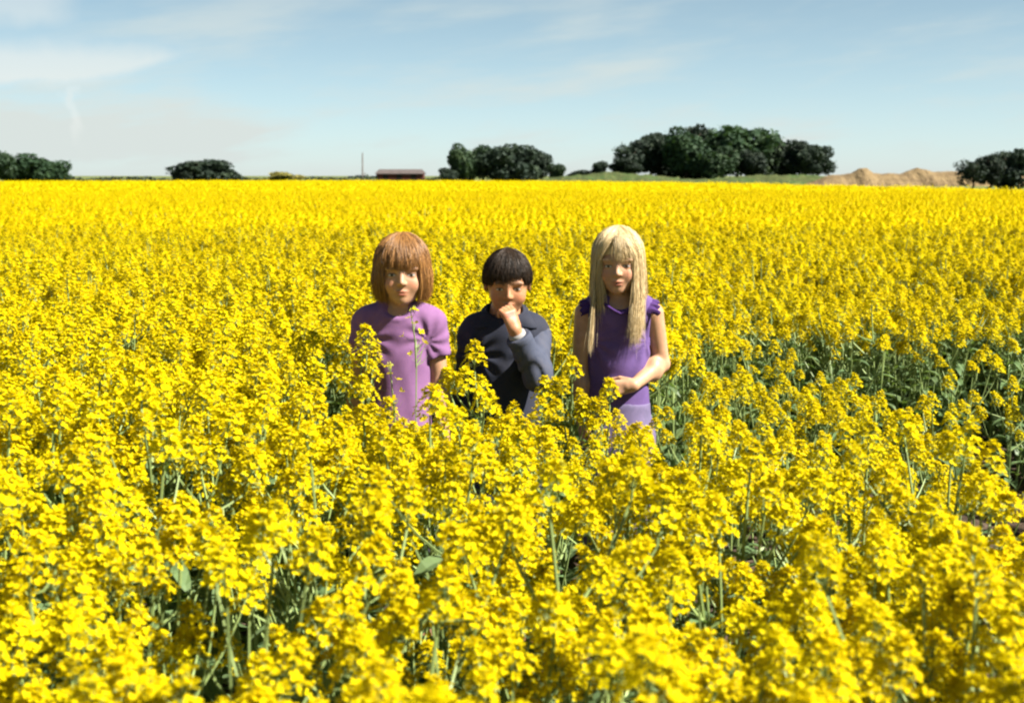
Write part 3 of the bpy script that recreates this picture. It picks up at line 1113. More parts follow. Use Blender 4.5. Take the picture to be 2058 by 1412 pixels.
def fall(r, n, seg, a, phi0, zend, flare, tuck, off, sway=0.004, aend=None, phimax=1.62, fwd=0.0):
    """strands that follow the head down to its widest, then hang to zend"""
    t = np.linspace(0, 1, seg)[None]
    phi_h = np.minimum(phi0 + 0.0, phimax)[:, None]
    start = shell(a, phi0, off)
    # length along the shell then downward
    rz = 0.0835
    arc = np.maximum(phimax - phi0, 0) * 0.082
    zeq = HC[2] + rz * math.cos(phimax)
    drop = np.maximum(zeq - zend, 0)
    tot = arc + drop
    d = t * tot[:, None]
    onarc = d < arc[:, None]
    phi = np.where(onarc, phi0[:, None] + d / 0.082, phimax)
    turn = a[:, None] + 0 * phi
    if aend is not None:                        # swept sideways on the way down
        turn = turn + (aend - a)[:, None] * np.clip(d / (arc[:, None] + 0.01), 0, 1) ** 0.8
    p = shell(turn, phi, off[:, None] + 0 * phi)
    dn = np.where(onarc, 0, d - arc[:, None])
    p[..., 2] -= dn
    fr = dn / (drop[:, None] + 1e-6)
    k = 1 + flare[:, None] * np.sin(np.clip(fr, 0, 1) * math.pi * 0.6) - tuck[:, None] * fr ** 2.2
    p[..., 0] = p[..., 0] * k
    p[..., 1] = HC[1] + (p[..., 1] - HC[1]) * k - fwd * fr ** 1.5
    w = r.normal(0, sway, (n, 1, 2)) * t[..., None] ** 1.5 + 0.0012 * np.sin(t[..., None] * r.uniform(6, 14, (n, 1, 2)) + r.uniform(0, 6, (n, 1, 2)))
    p[..., :2] += w
    return p


if PEOPLE:
    M['lilac'] = mat('lilac_jersey', (0.19, 0.092, 0.20), 0.85, 0.12, sheen=0.04, noise=[(18, (0.165, 0.078, 0.175), 0.4, 0.7)], bump=(260, 0.25, 0.002))
    M['purple'] = mat('purple_cotton', (0.112, 0.066, 0.195), 0.85, 0.12, sheen=0.04, noise=[(16, (0.090, 0.053, 0.160), 0.4, 0.7)], bump=(260, 0.25, 0.002))
    M['plum'] = mat('dark_plum_trim', (0.055, 0.024, 0.11), 0.85, 0.15)
    M['navy'] = mat('navy_jacket_cloth_shaded', (0.014, 0.017, 0.031), 0.8, 0.25, sheen=0.04, noise=[(14, (0.020, 0.021, 0.033), 0.4, 0.7)], bump=(220, 0.3, 0.002))  # jacket navy, darkened so the colour carries the shade on the body
    M['navy_lit'] = mat('sunlit_slate_sleeve', (0.050, 0.058, 0.088), 0.8, 0.2, noise=[(14, (0.062, 0.062, 0.082), 0.4, 0.7), (35, (0.040, 0.047, 0.075), 0.5, 0.7)], bump=(220, 0.3, 0.002))  # same jacket cloth, lightened: sunlight on the raised arm put into the colour
    M['cuff'] = mat('pale_shirt_cuff', (0.26, 0.25, 0.245), 0.8, 0.2)
    M['trouser'] = mat('grey_lilac_trousers', (0.13, 0.105, 0.19), 0.9, 0.1, noise=[(25, (0.10, 0.085, 0.15), 0.4, 0.7)])
    M['jeans'] = mat('dark_blue_trousers', (0.035, 0.04, 0.07), 0.9, 0.1)
    TAN = (0.40, 0.222, 0.132)

    # ---- girl in the lilac shirt
    g1 = dict(at=(-0.345, 4.2), head=((0.012, -0.012, 1.213), 0.06, 0.06, 0.0, 1.0), neck=(0.0, 0.018, 1.115), shoulder=0.106,
              shoulder_z=1.075, hip_z=0.70, skin=TAN, brow=(0.12, 0.06, 0.03),
              label='child with a brown bobbed haircut in a lilac short sleeved shirt',
              arms=[dict(s=(0.101, 0.005, 1.052), e=(0.120, 0.015, 0.868), w=(0.136, -0.03, 0.70), f=(0.05, -0.2, -1), p=(-1, 0, 0), curl=(0.25, 0.3, 0.25), side=-1),
                    dict(s=(-0.101, 0.005, 1.052), e=(-0.128, 0.02, 0.868), w=(-0.150, -0.02, 0.70), f=(-0.05, -0.2, -1), p=(1, 0, 0), curl=(0.25, 0.3, 0.25), side=1)])
    o, hf, torso, arm, legs = person(g1)

    def shirt(p):
        f = folds(p, 0.0017, 3) + 0.0022 * np.sin(p[:, 0] * 95 + 9 * p[:, 2] + 1.5 * np.sin(p[:, 2] * 14)) * np.clip((0.98 - p[:, 2]) * 4, 0, 1)
        f = f - 0.006 * np.clip((0.85 - p[:, 2]) * 6, 0, 1)
        d = torso(p, 0.008)
        for a in g1['arms']:
            sv, ev = np.array(a['s']), np.array(a['e'])
            en = sv + (ev - sv) * 0.56
            ax = (ev - sv) / np.linalg.norm(ev - sv)
            slv = rcone(p, tuple(sv), tuple(en + ax * 0.05), 0.0455, 0.0435)
            sl = (p - V3(*en)) @ V3(*ax)
            slv = slv - 0.0016 * np.clip((sl + 0.016) * 900, 0, 1)
            slv = smax(slv, sl, 0.003)
            d = smin(d, slv, 0.018)
        d = d + f + creases(p, 1.0, 0.0032)
        d = smax(d, 0.66 - p[:, 2], 0.004)
        cut = np.minimum(rcone(p, (0, 0.02, 1.30), (0, 0.018, 1.135), 0.07, 0.060), ell(p, (0, -0.075, 1.108), (0.058, 0.05, 0.036)))
        d = d - 0.0022 * np.clip((0.013 - cut) * 700, 0, 1)                                   # ribbed neckline
        d = smax(d, -cut, 0.003)
        return d
    garment('shirt', shirt, (-0.26, -0.17, 0.64), (0.26, 0.18, 1.16), M['lilac'], o)

    def trousers(p):
        d = smin(torso(p, 0.007), legs(p, 0.010), 0.02)
        return smax(smax(d, p[:, 2] - 0.715, 0.004), 0.10 - p[:, 2], 0.004) + folds(p, 0.002, 9)
    garment('trousers', trousers, (-0.22, -0.16, 0.08), (0.22, 0.18, 0.76), M['trouser'], o, 0.006)
    M['hair_brown'] = hair_mat('auburn_hair', (0.085, 0.034, 0.011), (0.50, 0.25, 0.075))

    def bob(r, n, seg):
        nf = int(n * 0.30)
        out = []
        a = r.uniform(0.66, 2 * math.pi - 0.66, n - nf)
        phi0 = np.arccos(1 - r.random(n - nf) * 0.95) * 0.98
        sidef = np.exp(-((np.minimum(a, 2 * math.pi - a) - 0.75) / 0.3) ** 2)
        zend = r.normal(0.016, 0.007, n - nf)
        off = r.uniform(0.003, 0.014, n - nf)
        out.append(fall(r, n - nf, seg, a, phi0, zend, np.full(n - nf, 0.11), np.full(n - nf, 0.18) + 0.06 * r.random(n - nf), off, 0.003))
        a = r.uniform(-0.80, 0.80, nf)
        phi0 = r.uniform(0.05, 1.0, nf)
        zend = r.normal(0.113, 0.004, nf) - 0.010 * np.abs(a)
        out.append(fall(r, nf, seg, a, phi0, zend, np.full(nf, 0.0), np.full(nf, 0.02), r.uniform(0.005, 0.013, nf), 0.004, phimax=1.42))
        return np.concatenate(out)

    def bob_cap(p):
        d = ell(p, (0, 0.018, 0.120), (0.078, 0.092, 0.086))
        d = smin(d, smax(ell(p, (0, 0.030, 0.075), (0.082, 0.075, 0.075)), 0.026 - p[:, 2], 0.006), 0.02)
        face = ell(p, (0, -0.105, 0.045), (0.060, 0.085, 0.078))
        return smax(d, -face, 0.006)
    hair(hf, o, M['hair_brown'], 9500, 5, bob, 0.00060, 11, 'hair', bob_cap)

    # ---- boy in the dark jacket
    bo = dict(at=(-0.022, 4.3), head=((0.008, -0.030, 1.172), 0.05, 0.20, 0.0, 0.94), neck=(0.0, 0.015, 1.075), shoulder=0.106,
              shoulder_z=1.03, hip_z=0.67, skin=(0.35, 0.17, 0.085), brow=(0.02, 0.014, 0.01),
              label='child with short black hair in a dark jacket, hand raised to the mouth',
              arms=[dict(s=(0.096, 0.0, 0.998), e=(0.098, -0.125, 0.890), w=(0.030, -0.178, 1.038), f=(-0.32, 0.12, 0.95), p=(-0.55, 0.85, 0.0), curl=(0.75, 1.1, 0.7), side=-1, thumb=0.6),
                    dict(s=(-0.100, 0.0, 0.998), e=(-0.122, 0.02, 0.815), w=(-0.118, -0.04, 0.655), f=(0.05, -0.3, -1), p=(1, 0, 0), curl=(0.3, 0.4, 0.3), side=1)])
    o, hf, torso, arm, legs = person(bo)

    def sleeve(p, a):
        sv, ev, wv_ = np.array(a['s']), np.array(a['e']), np.array(a['w'])
        en = ev + (wv_ - ev) * 0.86
        ax = (wv_ - ev) / np.linalg.norm(wv_ - ev)
        u = rcone(p, tuple(sv), tuple(ev), 0.046, 0.043)
        l = rcone(p, tuple(ev), tuple(en + ax * 0.06), 0.043, 0.033)
        sl = (p - V3(*en)) @ V3(*ax)
        l = smax(l - 0.0018 * np.clip((sl + 0.02) * 800, 0, 1), sl, 0.004)
        k = smin(u, l, 0.015)
        dist = np.linalg.norm(p - V3(*ev), axis=1)      # creases round the elbow
        return k + 0.0045 * np.sin(dist * 150 + 3 * np.sin(p[:, 0] * 60)) * np.exp(-(dist / 0.09) ** 2)

    def jacket(p):
        d = torso(p, 0.016)
        d = smin(d, rcone(p, (-0.088, 0.0, 0.998), (0.086, 0.0, 0.998), 0.050, 0.050), 0.04)
        d = smin(d, sleeve(p, bo['arms'][1]), 0.014)
        d = d + folds(p, 0.0034, 6) + creases(p, 0.94, 0.005)
        d = smax(d, 0.56 - p[:, 2], 0.004)
        return smax(d, -rcone(p, (0, -0.01, 1.25), (0, -0.005, 1.085), 0.07, 0.055), 0.004)
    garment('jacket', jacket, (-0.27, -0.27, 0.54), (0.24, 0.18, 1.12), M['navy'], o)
    garment('jacket_sleeve', lambda p: sleeve(p, bo['arms'][0]) - 0.002 + folds(p, 0.0040, 8), (0.0, -0.27, 0.82), (0.24, 0.1, 1.12), M['navy_lit'], o, 0.004)  # raised sleeve built apart to take the sunlit tone
    # open collar with two points
    cm = MB()
    th = np.linspace(-2.62, 2.62, 41)              # 0 is the nape
    pt = np.exp(-((np.abs(th) - 2.25) / 0.33) ** 2)
    ri, ro = 0.056, 0.086 + 0.038 * pt
    zi = 1.082 + 0.020 * np.cos(th)
    zo = 1.052 + 0.014 * np.cos(th) - 0.010 * pt
    rows = []
    for k in np.linspace(0, 1, 6):
        rr_ = ri + (ro - ri) * k
        rows.append(np.stack((np.sin(th) * rr_, 0.012 + np.cos(th) * rr_ * 0.86, zi + (zo - zi) * k + 0.016 * math.sin(k * math.pi)), 1))
    up_ = np.array(rows)
    v = np.concatenate((up_.reshape(-1, 3), (up_ - np.array((0, 0, 0.007))).reshape(-1, 3)))
    n_ = len(th)
    q = []
    for i in range(5):
        for j in range(n_ - 1):
            a_, b_, c_, d_ = i * n_ + j, i * n_ + j + 1, (i + 1) * n_ + j + 1, (i + 1) * n_ + j
            q.append((a_, d_, c_, b_))
            q.append((a_ + 6 * n_, b_ + 6 * n_, c_ + 6 * n_, d_ + 6 * n_))
    for j in range(n_ - 1):
        q.append((5 * n_ + j, 11 * n_ + j, 11 * n_ + j + 1, 5 * n_ + j + 1))
        q.append((j, j + 1, 6 * n_ + j + 1, 6 * n_ + j))
    cm.add(v, None, q)
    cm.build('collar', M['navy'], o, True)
    a = bo['arms'][0]
    ev, wv_ = np.array(a['e']), np.array(a['w'])
    ax = (wv_ - ev) / np.linalg.norm(wv_ - ev)
    cf = MB()
    cf.tube([ev + (wv_ - ev) * 0.78, ev + (wv_ - ev) * 0.86, ev + (wv_ - ev) * 0.93], [0.0265, 0.0270, 0.0265], 20)
    cf.build('cuff', M['cuff'], o, True)
    garment('trousers', lambda p: smax(smax(smin(torso(p, 0.009), legs(p, 0.013), 0.02), p[:, 2] - 0.72, 0.004), 0.06 - p[:, 2], 0.004), (-0.22, -0.16, 0.04), (0.22, 0.18, 0.74), M['jeans'], o, 0.006)
    M['hair_black'] = hair_mat('black_hair', (0.008, 0.006, 0.004), (0.050, 0.029, 0.016), 0.5, 0.3)

    def crop_cut(r, n, seg):
        nf = int(n * 0.36)
        a = r.uniform(0.72, 2 * math.pi - 0.72, n - nf)
        phi0 = np.arccos(1 - r.random(n - nf) * 0.98)
        back = np.abs(a - math.pi)
        zend = np.interp(back, (0, 1.2, 1.7, 2.4), (0.045, 0.064, 0.096, 0.106)) + r.normal(0, 0.009, n - nf)
        o1 = fall(r, n - nf, seg, a, phi0, zend, np.full(n - nf, 0.0), np.full(n - nf, 0.10), r.uniform(0.000, 0.007, n - nf), 0.004)
        a = r.uniform(-0.85, 0.85, nf)
        phi0 = r.uniform(0.05, 1.05, nf)
        zend = r.normal(0.131, 0.010, nf) + 0.020 * np.clip(a, -0.4, 0.8) + 0.006 * np.sin(a * 9)
        o2 = fall(r, nf, seg, a + 0.0, phi0, zend, np.full(nf, 0.0), np.full(nf, 0.0), r.uniform(0.003, 0.013, nf), 0.006, phimax=1.32)
        return np.concatenate((o1, o2))

    def crop_cap(p):
        d = ell(p, (0, 0.018, 0.122), (0.0730, 0.088, 0.0825))
        d = smin(d, smax(ell(p, (0, 0.045, 0.085), (0.066, 0.058, 0.06)), 0.05 - p[:, 2], 0.006), 0.015)
        face = ell(p, (0, -0.100, 0.058), (0.064, 0.090, 0.074))
        return smax(d, -face, 0.006)
    hair(hf, o, M['hair_black'], 7000, 15, crop_cut, 0.00058, 9, 'hair', crop_cap)

    # ---- fair-haired girl
    g2 = dict(at=(0.342, 4.4), head=((-0.006, -0.014, 1.228), -0.10, 0.09, -0.02, 0.98), neck=(0.0, 0.016, 1.130), shoulder=0.106, depth=0.86,
              shoulder_z=1.085, hip_z=0.70, skin=(0.42, 0.235, 0.14), brow=(0.28, 0.18, 0.08),
              label='child with long fair hair in a purple sleeveless top, one arm bent across the waist',
              arms=[dict(s=(0.108, 0.005, 1.060), e=(0.140, 0.035, 0.893), w=(0.040, -0.094, 0.842), f=(-1, -0.10, -0.14), p=(0, 1, -0.1), curl=(0.5, 0.8, 0.6), side=-1, thumb=0.6),
                    dict(s=(-0.108, 0.005, 1.060), e=(-0.122, 0.015, 0.875), w=(-0.116, -0.03, 0.712), f=(0.05, -0.25, -1), p=(1, 0, 0), curl=(0.25, 0.35, 0.3), side=1)])
    o, hf, torso, arm, legs = person(g2)

    def top(p):
        d = torso(p, 0.008)
        f = folds(p, 0.0018, 12) + 0.0018 * np.sin(p[:, 2] * 75 - 25 * p[:, 0] + 2 * np.sin(p[:, 0] * 30)) * np.exp(-((p[:, 2] - 0.86) / 0.05) ** 2)
        d = d + f + creases(p, 0.97, 0.0034)
        q = np.stack((np.abs(p[:, 0]), p[:, 1], p[:, 2]), 1)
        d = smax(d, -ell(q, (0.140, 0.0, 1.035), (0.040, 0.2, 0.065)), 0.006)             # armholes
        d = smax(d, -rcone(p, (0, 0.02, 1.30), (0, 0.014, 1.150), 0.07, 0.064), 0.003)
        d = smax(d, -ell(p, (0, -0.080, 1.118), (0.064, 0.055, 0.048)), 0.003)
        return smax(d, 0.745 - p[:, 2], 0.004)
    garment('sleeveless_top', top, (-0.20, -0.16, 0.72), (0.20, 0.17, 1.18), M['purple'], o)
    for sx in (-1, 1):
        # gathered frill over each shoulder
        fm = MB()
        th = np.linspace(-1.25, 1.25, 46)
        rows = []
        for k in np.linspace(0, 1, 5):
            rip = 0.007 * np.sin(th * 17 + sx) * k
            rad_ = 0.052 + 0.004 * k
            rows.append(np.stack((sx * (0.088 + 0.036 * k + rip * 0.6), 0.004 + np.sin(th) * (rad_ + rip), 1.052 + np.cos(th) * (rad_ + 0.004) * 1.0 - 0.012 * k * k + 0 * th), 1))
        up_ = np.array(rows)
        dn_ = up_ - np.array((sx * 0.001, 0, 0.004))
        n_ = len(th)
        v = np.concatenate((up_.reshape(-1, 3), dn_.reshape(-1, 3)))
        q = []
        for i in range(4):
            for j in range(n_ - 1):
                a_, b_, c_, d_ = i * n_ + j, i * n_ + j + 1, (i + 1) * n_ + j + 1, (i + 1) * n_ + j
                q += [(a_, b_, c_, d_), (a_ + 5 * n_, d_ + 5 * n_, c_ + 5 * n_, b_ + 5 * n_)]
        for j in range(n_ - 1):
            q.append((4 * n_ + j, 4 * n_ + j + 1, 9 * n_ + j + 1, 9 * n_ + j))
        fm.add(v, None, q)
        fm.build('shoulder_frill', M['plum'], o, True)
    nk = MB()
    th = np.linspace(-2.2, 2.2, 40) + math.pi
    nk.tube(np.stack((0.062 * np.sin(th), -0.010 + 0.074 * np.cos(th) * np.where(np.cos(th) < 0, 1.0, 0.6), 1.088 + 0.022 * np.cos(th) + 0.026 * np.abs(np.sin(th))), 1), 0.005, 6)
    nk.build('neck_trim', M['plum'], o, True)
    garment('trousers', lambda p: smax(smax(smin(torso(p, 0.010), legs(p, 0.012), 0.02), p[:, 2] - 0.775, 0.004), 0.08 - p[:, 2], 0.004) + folds(p, 0.002, 22), (-0.22, -0.16, 0.06), (0.22, 0.18, 0.79), M['trouser'], o, 0.006)
    M['hair_fair'] = hair_mat('fair_hair', (0.36, 0.24, 0.095), (0.86, 0.70, 0.42), 0.4, 0.5)

    def long_hair(r, n, seg):
        out = []
        nb_ = int(n * 0.50)
        a = r.uniform(1.25, 2 * math.pi - 1.25, nb_)
        phi0 = np.arccos(1 - r.random(nb_) * 0.97)
        zend = r.normal(-0.075, 0.03, nb_)
        out.append(fall(r, nb_, seg, a, phi0, zend, np.full(nb_, 0.05), np.full(nb_, 0.10), r.uniform(0.003, 0.013, nb_), 0.006))
        # curtains on both sides of the face; those on the lit side fall over the shoulder
        ns = int(n * 0.30)
        sgn = np.where(r.random(ns) < 0.52, 1.0, -1.0)
        a = sgn * r.uniform(0.72, 1.35, ns)
        phi0 = r.uniform(0.03, 1.1, ns)
        lock = (r.random(ns) < 0.62) & (sgn > 0)
        zend = np.where(sgn > 0, np.where(lock, r.normal(-0.125, 0.022, ns), r.normal(-0.03, 0.03, ns)), r.normal(-0.045, 0.03, ns))
        p = fall(r, ns, seg, a, phi0, zend, np.full(ns, 0.03), np.full(ns, 0.06), r.uniform(0.003, 0.013, ns), 0.007)
        tt = np.linspace(0, 1, seg)[None]
        p[..., 1] -= 0.052 * tt ** 2 * lock[:, None]
        p[..., 0] -= 0.010 * tt ** 2 * lock[:, None]
        out.append(p)
        # one thin stray lock down the shaded side
        nl = int(n * 0.02)
        a = -r.uniform(0.95, 1.1, nl)
        p = fall(r, nl, seg, a, r.uniform(0.4, 1.2, nl), r.normal(-0.165, 0.012, nl), np.full(nl, 0.10), np.full(nl, -0.20), r.uniform(0.006, 0.013, nl), 0.003)
        p[..., 1] -= 0.05 * np.linspace(0, 1, seg)[None] ** 2
        out.append(p)
        # fringe swept from the parting to both sides
        nf = n - nb_ - ns - nl
        nw = int(nf * 0.12)                        # a few wisps stay on the forehead
        sd_ = np.where(r.random(nf) < 0.62, 1.0, -1.0)
        a0 = r.uniform(-0.12, 0.22, nf) + 0.05 * sd_
        ae = sd_ * r.uniform(0.66, 1.05, nf)
        ze = r.normal(0.01, 0.03, nf)
        ae[:nw] = a0[:nw] + r.uniform(-0.1, 0.5, nw)
        ze[:nw] = r.normal(0.108, 0.008, nw)
        p = fall(r, nf, seg, a0, r.uniform(0.02, 0.55, nf), ze, np.full(nf, 0.02), np.full(nf, 0.04), r.uniform(0.006, 0.015, nf), 0.004, aend=ae, phimax=1.45)
        out.append(p)
        return np.concatenate(out)

    def long_cap(p):
        d = ell(p, (0, 0.016, 0.121), (0.0755, 0.090, 0.084))
        d = smin(d, smax(ell(p, (0, 0.040, 0.04), (0.074, 0.060, 0.11)), -0.05 - p[:, 2], 0.006), 0.02)
        face = ell(p, (0, -0.105, 0.048), (0.062, 0.092, 0.084))
        return smax(d, -face, 0.006)
    hair(hf, o, M['hair_fair'], 9500, 25, long_hair, 0.00060, 13, 'hair', long_cap)

# ------------------------------------------------------------------ rapeseed plants
HMATS = [M['petal'], M['bud'], M['stem'], M['leaf']]


def frame(d, r):
    d = d / (np.linalg.norm(d) + 1e-9)
    a = np.cross(d, r.normal(size=3))
    a /= np.linalg.norm(a) + 1e-9
    return a, np.cross(d, a), d


def flower(m, c, d, r, L, quick=False):
    """four petals in a cross, each folded a little"""
    a, b, n = frame(d, r)
    if quick:
        cup = r.uniform(-0.1, 0.35)
        v = [c + L * (x * a + y * b) + n * L * cup for x, y in ((1, 0.15), (-0.15, 1), (-1, -0.15), (0.15, -1))]
        m.add([c] + v, [(0, 1, 2), (0, 2, 3), (0, 3, 4), (0, 4, 1)], None, 0)
        return
    cup = r.uniform(0.25, 0.95)
    for k in range(4):
        th = k * math.pi / 2 + r.normal(0, 0.12)
        u = math.cos(th) * a + math.sin(th) * b
        w = -math.sin(th) * a + math.cos(th) * b
        l = L * r.uniform(0.85, 1.1)
        z1, z2 = cup * l * 0.6, cup * l * r.uniform(0.3, 1.1)
        m.add([c, c + u * l * 0.6 - w * l * 0.46 + n * z1, c + u * l - w * l * 0.26 + n * z2,
               c + u * l * 1.0 + w * l * 0.26 + n * z2, c + u * l * 0.6 + w * l * 0.46 + n * z1 * 0.9],
              [(0, 1, 2), (0, 2, 3), (0, 3, 4)], None, 0)
    m.add([c + n * 0.0045, c + a * 0.0018, c - a * 0.0018], [(0, 1, 2)], None, 1)


def head_geo(seed, n, quick=False, loose=False):
    """one raceme: axis, open flowers on stalks, buds at the tip, young pods below; origin at the bottom of the axis"""
    r = np.random.default_rng(seed)
    m = MB()
    A = r.uniform(0.045, 0.072) * (2.0 if loose else 1.0)
    bend = r.normal(0, 0.010, 2)

    def axis(t):
        return np.array((bend[0] * t * t, bend[1] * t * t, A * t))
    if not quick:
        m.tube([axis(0), axis(0.5), axis(1)], [0.0022, 0.0018, 0.0012], 3, 2, False)
    ga = r.uniform(0, 6.28)
    for i in range(n):
        f = (i + r.uniform(-0.3, 0.3)) / n
        t = 0.22 + 0.78 * f
        ga += 2.4
        elv = R(8 + 66 * max(f, 0) ** 1.25) + r.normal(0, 0.10)
        pl = (0.030 - 0.016 * f) * r.uniform(0.85, 1.2)
        d = np.array((math.cos(ga) * math.cos(elv), math.sin(ga) * math.cos(elv), math.sin(elv)))
        p0 = axis(t)
        p1 = p0 + d * pl
        if not quick:
            s_ = np.cross(d, (0.3, 0.2, 0.9))
            s_ = s_ / np.linalg.norm(s_) * 0.0008
            m.add([p0 - s_, p0 + s_, p1 + s_, p1 - s_], None, [(0, 1, 2, 3)], 2)
        fd = d * 0.75 + np.array((0, 0, 0.5)) + r.normal(0, 0.22, 3)
        flower(m, p1, fd, r, r.uniform(0.0072, 0.0094) * (1.2 if quick else 1.0), quick)
    for i in range(4 if quick else 9):
        a = r.uniform(0, 6.28)
        rr = r.uniform(0, 0.009)
        c = axis(1.0) + np.array((math.cos(a) * rr, math.sin(a) * rr, r.uniform(0.0, 0.012)))
        w, h = 0.0019, 0.0042
        m.add([c + (w, 0, 0), c + (-w * 0.5, w * 0.87, 0), c + (-w * 0.5, -w * 0.87, 0), c + (0, 0, h), c - (0, 0, h * 0.6)],
              [(0, 1, 3), (1, 2, 3), (2, 0, 3), (1, 0, 4), (2, 1, 4), (0, 2, 4)], None, 1)
    if not quick:
        for i in range(9 if loose else 6):
            t = r.uniform(0.0, 0.32)
            a = r.uniform(0, 6.28)
            e = r.uniform(0.3, 0.9)
            d = np.array((math.cos(a) * math.cos(e), math.sin(a) * math.cos(e), math.sin(e)))
            p0 = axis(t)
            p1 = p0 + d * 0.016
            p2 = p1 + (d + (0, 0, 0.5)) * r.uniform(0.012, 0.028)
            s_ = np.cross(d, (0.1, 0.3, 0.9))
            s_ = s_ / np.linalg.norm(s_) * 0.0011
            m.add([p0 - s_ * 0.6, p0 + s_ * 0.6, p1 + s_, p1 - s_, p2], [(3, 2, 4)], [(0, 1, 2, 3)], 2)
    return m


def leaf_geo(seed, L, W, quick=False):
    """a clasping lance-shaped leaf with a folded midrib and wavy edge; origin where it meets the stem, pointing along +X"""
    r = np.random.default_rng(seed)
    m = MB()
    n = 3 if quick else 6
    t = np.linspace(0, 1, n + 1)
    wd = W * np.sin(np.clip(t * 0.86 + 0.14, 0, 1) * math.pi) ** 0.8
    droop = r.uniform(0.5, 1.2)
    rise = r.uniform(0.35, 0.8)
    x = L * t
    z = L * (rise * t - droop * t * t * 0.8)
    wave = 0.12 * W * np.sin(t * 13 + r.uniform(0, 6))
    mid = np.stack((x, 0 * x, z), 1)
    lf = np.stack((x, -wd, z + wd * 0.35 + wave), 1)
    rt = np.stack((x, wd, z + wd * 0.35 - wave), 1)
    v = np.concatenate((mid, lf, rt))
    k = n + 1
    q = []
    for i in range(n):
        q.append((i, i + 1, k + i + 1, k + i))
        q.append((i + 1, i, 2 * k + i, 2 * k + i + 1))
    m.add(v, None, q, 3)
    return m


NH, NL = 9, 6
HEADS = [head_geo(100 + i, 34 + (i * 5) % 12) for i in range(NH)]
HEADS.append(head_geo(190, 7, False, True))            # a loose, nearly finished raceme
HEADS_Q = [head_geo(200 + i, 28 + (i * 5) % 7, True) for i in range(5)]
LEAVES = [leaf_geo(300 + i, 0.075 + 0.02 * i, 0.012 + 0.0042 * i) for i in range(NL)]
LEAVES_Q = [leaf_geo(320 + i, 0.10 + 0.03 * i, 0.018 + 0.007 * i, True) for i in range(3)]


def rot_to(d, spin=0.0):
    q = Vector((0, 0, 1)).rotation_difference(Vector(d).normalized())
    return q.to_matrix().to_4x4() @ Matrix.Rotation(spin, 4, 'Z')


def plant_spec(seed, branches=7, spread=1.0, loose=False, quick=False, high=0.42):
    """stem geometry plus where the flower heads and leaves sit, for a plant one metre tall"""
    r = np.random.default_rng(seed)
    m = MB()
    sd = 3 if quick else 5
    top = 0.92 if not loose else 0.80
    lean = r.normal(0, 0.035, 2)

    def main(t):
        return np.array((lean[0] * t * t, lean[1] * t * t, top * t))
    ts = np.linspace(0, 1, 4 if quick else 7)
    m.tube([main(t) for t in ts], np.linspace(0.0062, 0.0026, len(ts)) * (0.5 if loose else 1.0), sd, 2, False)
    heads, leaves = [], []
    nh, nl = (len(HEADS_Q), len(LEAVES_Q)) if quick else (NH, NL)
    heads.append((9 if loose and not quick else int(r.integers(nh)), Matrix.Translation(Vector(main(1))) @ rot_to((lean[0], lean[1], 1), r.uniform(0, 6.28))))
    a = r.uniform(0, 6.28)
    for i in range(branches):
        a += 2.4 + r.normal(0, 0.3)
        t0 = r.uniform(high, 0.88)
        p0 = main(t0)
        out = r.uniform(0.055, 0.185) * spread
        zt = top * r.uniform(0.83, 1.0) if not loose else top * r.uniform(0.75, 1.1)
        zt = max(zt, p0[2] + 0.06)
        p2 = np.array((p0[0] + math.cos(a) * out, p0[1] + math.sin(a) * out, zt))
        p1 = p0 + (p2 - p0) * np.array((0.66, 0.66, 0.42))
        tt = np.linspace(0, 1, 3 if quick else 5)[:, None]
        pts = (1 - tt) ** 2 * p0 + 2 * tt * (1 - tt) * p1 + tt ** 2 * p2
        m.tube(pts, np.linspace(0.0034, 0.0020, len(pts)), 3 if quick else 4, 2, False)
        d = p2 - p1
        heads.append((9 if loose and not quick else int(r.integers(nh)), Matrix.Translation(Vector(p2)) @ rot_to(d + np.array((0, 0, 0.12)), r.uniform(0, 6.28))
                      @ Matrix.Scale(r.uniform(0.78, 1.08), 4)))
        leaves.append((int(r.integers(0, max(1, nl // 2))), Matrix.Translation(Vector(p0)) @ Matrix.Rotation(a + 0.3, 4, 'Z')))
    for i in range(4 if quick else 7):
        a += 2.4
        t0 = r.uniform(0.12, 0.62)
        leaves.append((int(r.integers(nl // 2, nl)), Matrix.Translation(Vector(main(t0))) @ Matrix.Rotation(a, 4, 'Z') @ Matrix.Scale(r.uniform(0.7, 1.2) * (1.25 - 0.5 * t0), 4)))
    return m, heads, leaves


def joined(spec, quick):
    m, heads, leaves = spec
    o = MB()
    o.addmb(m, Matrix.Identity(4))
    for k, T in heads:
        o.addmb((HEADS_Q if quick else HEADS)[k], T)
    for k, T in leaves:
        o.addmb((LEAVES_Q if quick else LEAVES)[k], T)
    return o


SPECS = [plant_spec(400 + i, 7 + i % 4) for i in range(8)]
SPEC_LOOSE = plant_spec(450, 1, 0.45, True)
SPEC_TIGHT = plant_spec(461, 6, 0.42, high=0.76)
SPECS_Q = [plant_spec(500 + i, 9 + i % 3, 1.0, False, True) for i in range(5)]


